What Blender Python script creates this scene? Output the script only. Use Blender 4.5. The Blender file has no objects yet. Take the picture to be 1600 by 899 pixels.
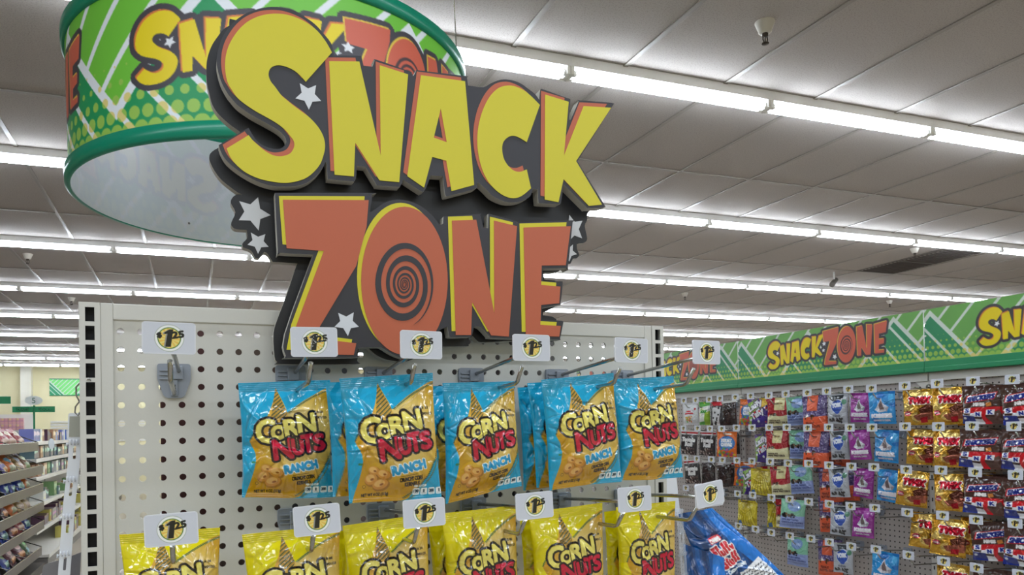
import bpy, bmesh, math, random
import numpy as np
from mathutils import Vector, Matrix
from mathutils.geometry import tessellate_polygon

scene = bpy.context.scene
COL = scene.collection
random.seed(4)

# ------------------------------------------------------------------ camera
YAW, PITCH, ROLL, FPX, CYP = 0.40510, 0.0144, 0.0193, 1165.594, 650.074
CAM_Z = 1.65
_f0 = np.array([math.sin(YAW), math.cos(YAW), 0]); _r0 = np.array([math.cos(YAW), -math.sin(YAW), 0]); _u0 = np.array([0, 0, 1.0])
_F = math.cos(PITCH) * _f0 + math.sin(PITCH) * _u0
_u1 = -math.sin(PITCH) * _f0 + math.cos(PITCH) * _u0
_R = math.cos(ROLL) * _r0 - math.sin(ROLL) * _u1
_U = math.sin(ROLL) * _r0 + math.cos(ROLL) * _u1
_C = np.array([0, 0, CAM_Z])

def at(x, y, axis, v):
    """the point of the plane axis = v that a spot of the photograph shows"""
    d = _F + (x - 800) / FPX * _R - (y - CYP) / FPX * _U
    t = (v - _C[axis]) / d[axis]
    return _C + t * d

def seen(p):
    q = np.array(p, float) - _C
    d = q @ _F
    if d <= 0.05: return None
    return 800 + FPX * (q @ _R) / d, CYP - FPX * (q @ _U) / d

cam_data = bpy.data.cameras.new('camera')
cam = bpy.data.objects.new('camera', cam_data)
COL.objects.link(cam)
cam.matrix_world = Matrix(((_R[0], _U[0], -_F[0], 0), (_R[1], _U[1], -_F[1], 0), (_R[2], _U[2], -_F[2], CAM_Z), (0, 0, 0, 1)))
cam_data.sensor_width = 36
cam_data.lens = 36 * FPX / 1600
cam_data.shift_y = (CYP - 449.5) / 1600
cam_data.clip_start = 0.02
cam_data.clip_end = 100
scene.camera = cam

# ------------------------------------------------------------------ colour + materials
def lin(c):
    c = np.asarray(c, float) / 255.0
    return np.where(c <= 0.04045, c / 12.92, ((c + 0.055) / 1.055) ** 2.4)

def mat(name, rgb=None, rough=0.5, metal=0.0, emit=None, estr=0.0, bump=0.0, bscale=60.0, vary=0.0, vscale=8.0,
        coat=0.0, alpha=1.0, trans=0.0, spec=0.5, attr=None, crumple=0.0, cscale=20.0):
    m = bpy.data.materials.new(name); m.use_nodes = True
    nt = m.node_tree; b = nt.nodes['Principled BSDF']; N = nt.nodes; L = nt.links
    b.inputs['Roughness'].default_value = rough
    b.inputs['Metallic'].default_value = metal
    b.inputs['Coat Weight'].default_value = coat
    b.inputs['Coat Roughness'].default_value = 0.045
    b.inputs['Specular IOR Level'].default_value = spec
    b.inputs['Alpha'].default_value = alpha
    b.inputs['Transmission Weight'].default_value = trans
    tc = N.new('ShaderNodeTexCoord')
    if attr:
        a = N.new('ShaderNodeAttribute'); a.attribute_name = attr
        src = a.outputs['Color']
    else:
        r = N.new('ShaderNodeRGB'); r.outputs[0].default_value = (*lin(rgb), 1)
        src = r.outputs[0]
    if vary > 0:
        nz = N.new('ShaderNodeTexNoise'); nz.inputs['Scale'].default_value = vscale; nz.inputs['Detail'].default_value = 4
        L.new(tc.outputs['Object'], nz.inputs['Vector'])
        mr = N.new('ShaderNodeMapRange'); mr.inputs[3].default_value = 1 - vary; mr.inputs[4].default_value = 1 + vary
        L.new(nz.outputs['Fac'], mr.inputs[0])
        mx = N.new('ShaderNodeMix'); mx.data_type = 'RGBA'; mx.blend_type = 'MULTIPLY'; mx.inputs[0].default_value = 1
        L.new(src, mx.inputs[6]); L.new(mr.outputs[0], mx.inputs[7])
        src = mx.outputs[2]
    L.new(src, b.inputs['Base Color'])
    if bump > 0:
        nb = N.new('ShaderNodeTexNoise'); nb.inputs['Scale'].default_value = bscale; nb.inputs['Detail'].default_value = 3
        L.new(tc.outputs['Object'], nb.inputs['Vector'])
        bp = N.new('ShaderNodeBump'); bp.inputs['Strength'].default_value = bump; bp.inputs['Distance'].default_value = 0.002
        L.new(nb.outputs['Fac'], bp.inputs['Height']); L.new(bp.outputs[0], b.inputs['Normal'])
    if crumple > 0:        # creased film: facets bounded by sharp folds
        nz = N.new('ShaderNodeTexNoise'); nz.inputs['Scale'].default_value = cscale*.9; nz.inputs['Detail'].default_value = 1
        L.new(tc.outputs['Object'], nz.inputs['Vector'])
        ad = N.new('ShaderNodeMix'); ad.data_type = 'VECTOR'; ad.inputs[0].default_value = 0.06
        L.new(tc.outputs['Object'], ad.inputs[4]); L.new(nz.outputs['Color'], ad.inputs[5])
        hs = []
        for k, w_ in ((1.0, 1.0), (2.3, 0.45)):
            v = N.new('ShaderNodeTexVoronoi'); v.feature = 'DISTANCE_TO_EDGE'; v.inputs['Scale'].default_value = cscale*k
            L.new(ad.outputs[1], v.inputs['Vector'])
            mm = N.new('ShaderNodeMath'); mm.operation = 'MULTIPLY'; mm.inputs[1].default_value = w_; L.new(v.outputs['Distance'], mm.inputs[0]); hs.append(mm)
        sm = N.new('ShaderNodeMath'); sm.operation = 'ADD'; L.new(hs[0].outputs[0], sm.inputs[0]); L.new(hs[1].outputs[0], sm.inputs[1])
        bq = N.new('ShaderNodeBump'); bq.inputs['Strength'].default_value = crumple; bq.inputs['Distance'].default_value = 0.02
        L.new(sm.outputs[0], bq.inputs['Height'])
        if b.inputs['Normal'].links: L.new(b.inputs['Normal'].links[0].from_socket, bq.inputs['Normal'])
        L.new(bq.outputs[0], b.inputs['Normal']); L.new(bq.outputs[0], b.inputs['Coat Normal'])
    if emit is not None:
        b.inputs['Emission Color'].default_value = (*lin(emit), 1)
        b.inputs['Emission Strength'].default_value = estr
    return m

M = {}
def setup_materials():
    M['panel'] = mat('beige_metal', (206, 204, 197), 0.45, vary=0.03, vscale=3, bump=0.05, bscale=250)
    M['slot'] = mat('dark_slot', (22, 22, 28), 0.6, vary=0.1)
    M['hook_plastic'] = mat('grey_plastic', (140, 146, 156), 0.4, vary=0.05)
    M['wire'] = mat('chrome_wire', (170, 170, 165), 0.25, metal=1.0, vary=0.05)
    M['print_gloss'] = mat('glossy_film_print', None, 0.11, attr='print', bump=0.10, bscale=60, coat=0.5, spec=0.5, crumple=0.36, cscale=17)
    M['print_chip'] = mat('chip_bag_print', None, 0.32, attr='print', spec=0.4, vary=0.05)
    M['print_foil'] = mat('foil_print', None, 0.22, metal=0.75, attr='print', bump=0.15, bscale=45, crumple=0.5, cscale=16)
    M['print_flat'] = mat('printed_board', None, 0.35, attr='print', vary=0.03, vscale=4)
    M['print_card'] = mat('printed_card', None, 0.3, attr='print', bump=0.05, bscale=150, coat=0.3)
    M['black'] = mat('black_board', (46, 44, 50), 0.42, vary=0.06, vscale=20)
    M['black_back'] = mat('black_back_board', (27, 26, 30), 0.45, vary=0.06, vscale=20)
    M['foam'] = mat('foam_edge', (172, 168, 158), 0.85, vary=0.1, vscale=60, bump=0.3, bscale=300)
    M['sign_yellow'] = mat('yellow_vinyl', (210, 198, 34), 0.42, vary=0.02)
    M['sign_orange'] = mat('orange_vinyl', (188, 94, 62), 0.42, vary=0.02)
    M['star_white'] = mat('white_vinyl', (215, 217, 222), 0.4, vary=0.02)
    M['green_band'] = mat('green_band', (6, 132, 102), 0.28, vary=0.03)
    M['green_band_matte'] = mat('green_rail', (40, 136, 90), 0.4, vary=0.03)
    M['tube'] = mat('lit_tube', (255, 255, 255), 0.5, emit=(232, 243, 255), estr=TUBE)
    M['fixture'] = mat('white_enamel', (244, 244, 244), 0.4, vary=0.03)
    M['holder'] = mat('lamp_holder_grey', (245, 245, 242), 0.5, vary=0.05)
    M['white_shelf'] = mat('white_shelf', (225, 222, 214), 0.45, vary=0.04)
    M['grey_metal'] = mat('grey_metal', (130, 126, 122), 0.45, metal=0.3, vary=0.08)
    M['dark_metal'] = mat('dark_metal', (70, 64, 60), 0.5, metal=0.3, vary=0.1)
    M['clear'] = mat('clear_plastic', (232, 235, 242), 0.25, alpha=0.95, coat=0.4, vary=0.03)
    M['clear_thin'] = mat('thin_clear_plastic', (215, 225, 240), 0.1, alpha=0.22, coat=0.5, vary=0.03)
    M['paper'] = mat('white_paper', (228, 230, 236), 0.6, vary=0.03)
    M['card_grey'] = mat('grey_green_card', (160, 160, 148), 0.55, vary=0.05)
    M['dark_card'] = mat('dark_grey_card', (120, 118, 122), 0.35, vary=0.1)
    M['sprinkler_white'] = mat('sprinkler_cup', (205, 200, 190), 0.45, vary=0.04)
    M['sprinkler_dark'] = mat('sprinkler_bronze', (70, 62, 55), 0.4, metal=0.6, vary=0.1)
    M['vent'] = mat('vent_dark', (78, 70, 66), 0.7, vary=0.1)
    M['sign_white'] = mat('sign_white', (222, 228, 222), 0.5, vary=0.02)

# ------------------------------------------------------------------ mesh helpers
def link(name, me, parent=None, mats=(), loc=None):
    o = bpy.data.objects.new(name, me); COL.objects.link(o)
    for m in mats: me.materials.append(m)
    if parent is not None: o.parent = parent
    if loc is not None: o.location = loc
    return o

def tag(o, label=None, cat=None, group=None, kind=None):
    if label: o['label'] = label
    if cat: o['category'] = cat
    if group: o['group'] = group
    if kind: o['kind'] = kind
    return o

def thing(name, label, cat, loc=(0, 0, 0), rotz=0.0, group=None):
    o = bpy.data.objects.new(name, None); COL.objects.link(o)
    o.location = loc; o.rotation_euler = (0, 0, rotz); o.empty_display_size = 0.05
    return tag(o, label, cat, group)

def copy_tree(o, parent=None):
    c = o.copy(); COL.objects.link(c)
    if parent is not None: c.parent = parent
    for ch in list(o.children): copy_tree(ch, c)
    return c

def np_mesh(name, V, Q, colors=None, smooth=True):
    V = np.asarray(V, np.float32); Q = np.asarray(Q, np.int32)
    me = bpy.data.meshes.new(name)
    n, k = Q.shape
    me.vertices.add(len(V)); me.vertices.foreach_set('co', V.ravel())
    me.loops.add(n * k); me.loops.foreach_set('vertex_index', Q.ravel())
    me.polygons.add(n); me.polygons.foreach_set('loop_start', np.arange(0, n * k, k, dtype=np.int32))
    me.polygons.foreach_set('use_smooth', np.full(n, smooth, dtype=bool))
    if colors is not None:
        ca = me.color_attributes.new('print', 'FLOAT_COLOR', 'POINT')
        c4 = np.ones((len(V), 4), np.float32); c4[:, :3] = colors
        ca.data.foreach_set('color', c4.ravel())
    me.update(calc_edges=True); me.validate()
    return me

def grid_faces(h, w, off=0, flip=False):
    i = np.arange(h * w).reshape(h, w) + off
    q = np.stack([i[:-1, :-1], i[1:, :-1], i[1:, 1:], i[:-1, 1:]], -1).reshape(-1, 4)
    return q[:, ::-1] if flip else q

class MB:
    """collects simple shapes into ONE mesh"""
    def __init__(s): s.bm = bmesh.new()
    def box(s, x0, x1, y0, y1, z0, z1, mi=0, bev=0.0):
        t = bmesh.new() if bev else s.bm
        vs = [t.verts.new(p) for p in ((x0,y0,z0),(x1,y0,z0),(x1,y1,z0),(x0,y1,z0),(x0,y0,z1),(x1,y0,z1),(x1,y1,z1),(x0,y1,z1))]
        for f in ((3,2,1,0),(4,5,6,7),(0,1,5,4),(1,2,6,5),(2,3,7,6),(3,0,4,7)):
            fc = t.faces.new([vs[i] for i in f]); fc.material_index = mi
        if bev:
            bmesh.ops.bevel(t, geom=t.edges[:], offset=bev, segments=2, affect='EDGES', profile=0.5)
            for f in t.faces: f.material_index = mi
            s.merge(t)
        return s
    def merge(s, t):
        me = bpy.data.meshes.new('tmp'); t.to_mesh(me); t.free(); s.bm.from_mesh(me); bpy.data.meshes.remove(me)
    def tube(s, pts, r, n=8, mi=0, cap=True):
        pts = [Vector(p) for p in pts]; rings = []
        rr = r if hasattr(r, '__len__') else [r] * len(pts)
        up = Vector((0.13, 0.27, 0.95))
        for i, p in enumerate(pts):
            d = (pts[min(i + 1, len(pts) - 1)] - pts[max(i - 1, 0)]).normalized()
            a = d.cross(up)
            if a.length < 1e-4: a = d.cross(Vector((1, 0, 0)))
            a.normalize(); b = d.cross(a)
            rings.append([s.bm.verts.new(p + (a * math.cos(2*math.pi*k/n) + b * math.sin(2*math.pi*k/n)) * rr[i]) for k in range(n)])
        for A, B in zip(rings, rings[1:]):
            for k in range(n):
                f = s.bm.faces.new((A[k], A[(k+1)%n], B[(k+1)%n], B[k])); f.material_index = mi; f.smooth = True
        if cap:
            f = s.bm.faces.new(rings[0][::-1]); f.material_index = mi
            f = s.bm.faces.new(rings[-1]); f.material_index = mi
        return s
    def lathe(s, prof, cx=0, cy=0, n=20, mi=0):
        rings = [[s.bm.verts.new((cx + r*math.cos(2*math.pi*k/n), cy + r*math.sin(2*math.pi*k/n), z)) for k in range(n)] for r, z in prof]
        for A, B in zip(rings, rings[1:]):
            for k in range(n):
                f = s.bm.faces.new((A[k], A[(k+1)%n], B[(k+1)%n], B[k])); f.material_index = mi; f.smooth = True
        return s
    def slab(s, loops, y0, y1, mi=0, mside=None):
        """outline loops in (x, z), first the outer then holes; front face at y0, back at y1"""
        mside = mi if mside is None else mside
        flat = [p for lp in loops for p in lp]
        F = [s.bm.verts.new((p[0], y0, p[1])) for p in flat]; B = [s.bm.verts.new((p[0], y1, p[1])) for p in flat]
        for t in tessellate_polygon([[Vector((p[0], p[1], 0)) for p in lp] for lp in loops]):
            try:
                f = s.bm.faces.new([F[i] for i in t]); f.material_index = mi
                f = s.bm.faces.new([B[i] for i in t[::-1]]); f.material_index = mside
            except ValueError: pass
        o = 0
        for lp in loops:
            n = len(lp)
            for k in range(n):
                f = s.bm.faces.new((F[o+k], F[o+(k+1)%n], B[o+(k+1)%n], B[o+k])); f.material_index = mside
            o += n
        return s
    def build(s, name, mats, parent=None, loc=None, fix=True):
        if fix: bmesh.ops.recalc_face_normals(s.bm, faces=s.bm.faces[:])
        me = bpy.data.meshes.new(name); s.bm.to_mesh(me); s.bm.free()
        if not isinstance(mats, (list, tuple)): mats = [mats]
        return link(name, me, parent, mats, loc)

# ------------------------------------------------------------------ 2D outlines
def smooth(P, ang=38, sub=4):
    """rounds the gentle bends of a traced outline and keeps its real corners"""
    P = np.asarray(P, float); n = len(P); out = []
    corner = []
    for i in range(n):
        a = P[i] - P[i-1]; b = P[(i+1) % n] - P[i]
        c = np.degrees(np.arccos(np.clip(a @ b / (np.linalg.norm(a) * np.linalg.norm(b) + 1e-12), -1, 1)))
        corner.append(c > ang)
    for i in range(n):
        p1, p2 = P[i], P[(i+1) % n]
        p0 = P[i-1] if not corner[i] else 2*p1 - p2
        p3 = P[(i+2) % n] if not corner[(i+1) % n] else 2*p2 - p1
        for k in range(sub):
            t = k / sub
            out.append(0.5 * ((2*p1) + (-p0+p2)*t + (2*p0-5*p1+4*p2-p3)*t*t + (-p0+3*p1-3*p2+p3)*t**3))
    return np.array(out)

def round_corners(P, r, seg=4):
    P = np.asarray(P, float); n = len(P); out = []
    for i in range(n):
        a = P[i-1] - P[i]; b = P[(i+1) % n] - P[i]
        la, lb = np.linalg.norm(a), np.linalg.norm(b)
        c = np.degrees(np.arccos(np.clip(-(a @ b) / (la*lb + 1e-12), -1, 1)))
        if c < 12: out.append(P[i]); continue
        d = min(r, la*0.45, lb*0.45)
        p, q = P[i] + a/la*d, P[i] + b/lb*d
        for k in range(seg+1):
            t = k/seg; out.append((1-t)**2*p + 2*t*(1-t)*P[i] + t*t*q)
    return np.array(out)

def star5(outer):
    o = np.asarray(outer, float); c = o.mean(0); r = []
    for i in range(5):
        r.append(o[i]); m = (o[i] + o[(i+1) % 5]) / 2; r.append(c + (m - c) * 0.62)
    return np.array(r)

# ------------------------------------------------------------------ print canvas (vector art sampled on a fine mesh)
_glyphs = {}
def glyph_tris(s):
    if s not in _glyphs:
        cu = bpy.data.curves.new('lettering', 'FONT'); cu.body = s; cu.resolution_u = 3
        ob = bpy.data.objects.new('lettering', cu); COL.objects.link(ob)
        dg = bpy.context.evaluated_depsgraph_get(); dg.update()
        ev = ob.evaluated_get(dg); me = ev.to_mesh(); me.calc_loop_triangles()
        V = np.array([v.co[:2] for v in me.vertices]) if len(me.vertices) else np.zeros((0, 2))
        T = [V[list(t.vertices)] for t in me.loop_triangles]
        ev.to_mesh_clear(); bpy.data.objects.remove(ob); bpy.data.curves.remove(cu)
        _glyphs[s] = (T, V)
    return _glyphs[s]

class Canvas:
    """x right, y DOWN, in units of cw x ch"""
    def __init__(s, w, h, cw, ch, bg, ss=2):
        s.w, s.h, s.cw, s.ch, s.ss = w, h, cw, ch, ss
        s.W, s.H = w*ss, h*ss
        s.a = np.empty((s.H, s.W, 3), np.float32); s.a[:] = np.asarray(bg, float)
        s.X, s.Y = np.meshgrid((np.arange(s.W)+.5)/s.W*cw, (np.arange(s.H)+.5)/s.H*ch)
    def mask(s, polys):
        t = np.zeros((s.H, s.W+1), np.uint8)
        kx, ky = s.W/s.cw, s.H/s.ch
        for P in polys:
            P = np.asarray(P, float); n = len(P)
            for i in range(n):
                x0, y0 = P[i][0]*kx, P[i][1]*ky; x1, y1 = P[(i+1) % n][0]*kx, P[(i+1) % n][1]*ky
                if y0 == y1: continue
                if y0 > y1: x0, y0, x1, y1 = x1, y1, x0, y0
                r0 = max(0, math.ceil(y0-.5)); r1 = min(s.H-1, math.ceil(y1-.5)-1)
                if r1 < r0: continue
                r = np.arange(r0, r1+1); xi = x0 + (r+.5-y0)*(x1-x0)/(y1-y0)
                c = np.clip(np.ceil(xi-.5).astype(int), 0, s.W)
                t[r, c] ^= 1
        return (np.cumsum(t, 1)[:, :s.W] & 1).astype(bool)
    def dilate(s, m, r):
        """grow a mask by r units"""
        px = r * s.W / s.cw; py = r * s.H / s.ch
        out = m.copy()
        steps = max(1, int(max(px, py) / 2.0))
        for q in range(1, steps+1):
            for k in range(14):
                dx, dy = int(round(px*q/steps*math.cos(k*math.pi/7))), int(round(py*q/steps*math.sin(k*math.pi/7)))
                sx0, sx1 = max(0, -dx), min(s.W, s.W-dx); sy0, sy1 = max(0, -dy), min(s.H, s.H-dy)
                if sx1 <= sx0 or sy1 <= sy0: continue
                out[sy0+dy:sy1+dy, sx0+dx:sx1+dx] |= m[sy0:sy1, sx0:sx1]
        return out
    def put(s, m, col, a=1.0): s.a[m] = s.a[m]*(1-a) + np.asarray(col, float)*a
    def poly(s, P, col, a=1.0): s.put(s.mask([P]), col, a)
    def disc(s, cx, cy, rx, col, ry=None, a=1.0, rot=0.0):
        ry = rx if ry is None else ry
        X, Y = s.X-cx, s.Y-cy; c, n = math.cos(rot), math.sin(rot)
        s.put(((X*c+Y*n)/rx)**2 + ((-X*n+Y*c)/ry)**2 < 1, col, a)
    def line(s, x0, y0, x1, y1, wd, col, a=1.0):
        d = np.array([x1-x0, y1-y0]); L = np.linalg.norm(d); n = np.array([-d[1], d[0]])/L*wd/2
        s.poly([(x0+n[0], y0+n[1]), (x1+n[0], y1+n[1]), (x1-n[0], y1-n[1]), (x0-n[0], y0-n[1])], col, a)
    def text_mask(s, body, x, y, h, rot=0.0, wd=None, shear=0.0, vert=1.0, bold=0.0, align='l'):
        """baseline start x, y; h = cap height; wd = total width wanted"""
        T, V = glyph_tris(body)
        if not len(V): return np.zeros((s.H, s.W), bool)
        x0, x1 = V[:, 0].min(), V[:, 0].max(); cap = 0.729
        ky = h/cap; kx = ky if wd is None else wd/(x1-x0)
        c, n = math.cos(rot), math.sin(rot); P = []
        ox = {'l': 0, 'c': -(x1-x0)*kx/2, 'r': -(x1-x0)*kx}[align]
        for t in T:
            u = (t[:, 0]-x0)*kx + ox + t[:, 1]*ky*shear; v = -t[:, 1]*ky
            P.append(np.stack([x + u*c - v*n, y + u*n + v*c], 1))
        m = np.zeros((s.H, s.W), bool)
        m = s.mask(P)
        if bold: m = s.dilate(m, bold)
        return m
    def text(s, body, x, y, h, col, outline=None, ow=0.0, **k):
        m = s.text_mask(body, x, y, h, **k)
        if outline is not None: s.put(s.dilate(m, ow), outline)
        s.put(m, col)
        return m
    def rgb(s):
        q = s.a.reshape(s.h, s.ss, s.w, s.ss, 3).mean((1, 3))
        return lin(q).astype(np.float32)
# ------------------------------------------------------------------ the cut-out SNACK ZONE sign: outlines
def tr(kx, ox, ky, oy, pts): return [(ox + kx*x, oy + ky*y) for x, y in pts]
def cA(p): return tr(.1668, 320, .1668, 0, p)
def cB(p): return tr(.1668, 320, .1668, 150, p)
def cC(p): return tr(.26706, 490, .26706, 70, p)
def cD(p): return tr(.25025, 720, .25025, 110, p)
def cE(p): return tr(.32258, 350, .32258, 290, p)
def cF(p): return tr(.30038, 540, .30038, 300, p)
def cG(p): return tr(.25641, 690, .25641, 320, p)

S_L = cA([(1190,495),(1130,390),(1050,290),(960,220),(860,170),(760,140),(660,132),(560,142),(470,170),(390,215),(320,280),(265,355),(225,430),(200,510),(190,600),(195,690),(215,780),(255,850)]) + \
      cB([(300,15),(350,60),(420,110),(500,160),(600,215),(690,270),(760,330),(800,380),(830,420),(838,460),(828,500),(800,540),(750,562),(690,568),(630,555),(560,515),(500,465),(450,420),(410,370),
          (205,495),(230,560),(270,620),(330,680),(400,730),(500,775),(600,800),(700,815),(790,815),(870,800),(950,770),(1020,715),(1080,640),(1110,560),(1125,490),(1120,420),(1095,350),(1050,280),(980,205),(900,145),(820,85),(760,35)]) + \
      cA([(715,895),(660,820),(620,770),(600,725),(597,690),(610,650),(640,625),(690,615),(750,625),(820,655),(870,690),(910,730),(945,770)])
N_L = cC([(90,98),(267,100),(392,650),(386,122),(552,175),(500,806),(385,795),(243,575),(235,772),(122,762)])
A_L = cC([(627,180),(885,215),(938,822),(806,858),(775,680),(693,658),(645,838),(547,770)])
A_H = cC([(743,375),(778,572),(702,545)])
C_L = cD([(492,218),(440,165),(390,125),(330,100),(280,98),(230,115),(180,165),(140,240),(115,320),(103,400),(103,480),(115,560),(140,640),(180,710),(230,760),(280,790),(330,800),(380,785),(437,738),(410,620),(370,635),(330,628),(295,598),(268,555),(257,500),(262,455),(285,425),(320,410),(360,420),(410,450)])
K_L = cD([(525,153),(672,198),(642,535),(765,225),(937,235),(718,568),(880,840),(798,848),(640,680),(608,825),(522,808)])
SNACK_B = cA([(1205,480),(1180,400),(1100,300),(1030,225),(940,160),(850,105),(750,75),(650,65),(550,72),(450,100),(370,135),(290,190),(220,265),(170,340),(135,430),(115,520),(112,600),(130,690),(160,780),(210,870)]) + \
      cB([(240,10),(300,80),(380,140),(450,185),(550,240),(640,290),(700,330),(740,370),(758,400),(763,435),(745,468),(710,492),(660,497),(600,485),(540,460),(480,410),(440,350),(410,298),(130,460),(150,520),(190,590),(250,650),(330,710),(430,770),(530,815),(640,845),(740,850),(850,845),(950,815),(1030,760),(1100,680),(1132,615),(1143,650)]) + \
      cC([(82,775),(98,787),(235,800),(248,780),(252,708),(305,715),(365,812),(380,824),(505,832),(518,808),(522,788),(635,862),(655,845),(685,765),(758,770),(770,875),(782,887),(940,845),(955,825),(958,805)]) + \
      cD([(120,708),(160,745),(200,785),(260,815),(310,825),(370,820),(430,790),(450,740),(480,745),(485,815),(500,830),(620,835),(628,815),(640,710),(780,850),(795,860),(885,858),(897,845),(890,830),(728,568),(952,215),(940,203),(745,188),(735,195),(690,300),(680,310),(676,295),(684,180),(505,115),(495,125),(490,185),(465,150),(420,115),(370,80),(310,60),(250,58),(190,80),(140,105),(45,95)]) + \
      cC([(897,190),(885,183),(600,148),(588,178),(578,182),(572,165),(560,155),(370,88),(357,92),(345,128),(292,122),(280,72),(270,65),(120,62)])
Z_L = cE([(285,70),(700,72),(690,200),(640,390),(430,740),(640,765),(628,822),(322,815),(345,692),(483,318),(303,305)])
O_C, O_R = (540+.30038*305, 300+.30038*463), (.30038*225, .30038*385)
N2_L = cG([(62,98),(210,93),(320,665),(318,98),(458,132),(408,805),(300,797),(185,595),(178,795),(85,795)])
E_L = cG([(498,140),(785,132),(755,370),(608,372),(605,490),(722,500),(715,602),(605,612),(600,733),(725,740),(715,805),(512,800)])
ZONE_B = cE([(247,36),(700,36),(716,42),(716,70),(706,128)]) + cF([(140,100),(200,58),(250,42),(300,42),(370,62),(440,112),(490,172),(507,166),(510,128),(690,115),(700,122),(718,185),(742,190)]) + \
      cG([(285,62),(300,58),(460,103),(474,110),(790,95),(799,104),(770,377),(758,386),(613,390),(620,468),(730,468),(738,480),(725,600),(715,609),(612,630),(610,702),(730,708),(742,718),(722,815),(710,822),(505,818),(310,812),(290,800),(240,748),(198,742),(187,790),(178,806),(60,808),(45,795),(37,742)]) + \
      cF([(484,725),(465,765),(430,815),(380,855),(330,868),(285,862),(235,840),(190,812),(160,808),(66,812)]) + cE([(640,822),(630,833),(312,836),(300,826),(296,720),(433,335),(272,326),(261,312)])
STAR_S = [(320+.1668*x, .1668*y) for x, y in ((890,782),(1042,800),(1090,949),(975,1029),(848,924))]
STAR_Z = cE([(553,618),(628,615),(653,685),(600,730),(535,685)])
STARS_BACK = [cE([(165,57),(226,144),(168,218),(72,168),(74,76)]),
              cE([(200,236),(216,297),(165,331),(114,287),(130,228)]),
              cG([(778,62),(858,98),(856,205),(775,222),(735,140)]),
              cG([(800,243),(824,302),(778,347),(735,310),(748,255)])]
BACK_B = cA([(330,200),(230,240),(175,275),(130,330),(75,410),(40,490),(18,580),(14,680),(20,780),(45,890)]) + cB([(70,80),(120,160),(180,220),(250,280),(330,335),(330,400),(130,485),(60,530),(42,570),(50,620),(90,700),(150,780),(220,840),(300,899)]) + \
      cE([(88,45),(60,45),(40,60),(33,85),(55,130),(35,180),(40,200),(60,212),(110,215),(112,255),(90,280),(92,300),(130,315),(150,350),(170,352),(195,322),(210,330),(235,370),(355,378),(345,405),(300,540),(262,640),(240,715),(245,830),(258,855),(280,866),(630,866),(645,850),(652,790),(700,786)]) + \
      cF([(120,815),(160,850),(210,872),(250,880),(300,884),(350,870),(400,835),(440,806),(500,806),(640,803)]) + cG([(165,815),(190,800),(215,828),(240,839),(330,836),(420,830),(640,836),(672,835),(690,820),(700,700),(672,682),(617,674),(618,655),(640,650),(690,622),(695,480),(690,463),(625,456),(620,412),(702,410),(722,395),(730,370),(785,360),(800,330),(825,325),(840,305),(826,272),(823,242),(838,236),(870,231),(887,205),(872,130),(886,95),(888,62),(905,36)]) + \
      cD([(840,850),(780,780),(700,640),(640,560),(600,300),(520,220),(300,160),(100,160)]) + cC([(800,240),(620,230),(330,190),(160,170)])
SIGN_Y = 1.09          # front face of the lettering boards

def to_plane(P, Y): return np.array([[q[0], q[2]] for q in (at(x, y, 1, Y) for x, y in P)])

def ellipse(c, r, n=56): return [(c[0] + r[0]*math.cos(2*math.pi*k/n), c[1] + r[1]*math.sin(2*math.pi*k/n)) for k in range(n)]

SW_C = (540+.30038*305, 300+.30038*482)
def swirl():
    """one spiral band, log radius; tapering tail outside"""
    ax, ay = .30038*152, .30038*226*0.94
    out, inn = [], []
    k = math.log(0.63)
    n = 300; turns = 7.0
    for i in range(n+1):
        t = i/n*turns                       # turns inward from the left end
        r = math.exp(k*t); th = math.pi - 2*math.pi*t      # runs over the bottom first (y is down)
        out.append((SW_C[0] + ax*r*math.cos(th), SW_C[1] + ay*r*math.sin(th)))
        r2 = r*0.80
        inn.append((SW_C[0] + ax*r2*math.cos(th), SW_C[1] + ay*r2*math.sin(th)))
    to, ti = [], []
    for i in range(1, 41):                  # tail: back over the top to the lower right
        t = i/40*0.70; th = math.pi + 2*math.pi*t
        r = 1.0 + 0.02*t*0; w = 0.20*(1-i/40)**0.8
        to.append((SW_C[0] + ax*r*math.cos(th)*(1-.03*t), SW_C[1] + ay*r*math.sin(th)*(1+.06*t)))
        ti.append((SW_C[0] + ax*(r-w)*math.cos(th)*(1-.03*t), SW_C[1] + ay*(r-w)*math.sin(th)*(1+.06*t)))
    return to[::-1] + out + inn[::-1] + ti

LETTERS = [('S', [smooth(S_L)]), ('N', [np.array(N_L)]), ('A', [np.array(A_L), np.array(A_H)]), ('C', [smooth(C_L)]), ('K', [np.array(K_L)])]
ZLETTERS = [('Z', [np.array(Z_L)]), ('O', [np.array(ellipse(O_C, O_R))]), ('N', [np.array(N2_L)]), ('E', [np.array(E_L)])]

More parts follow.
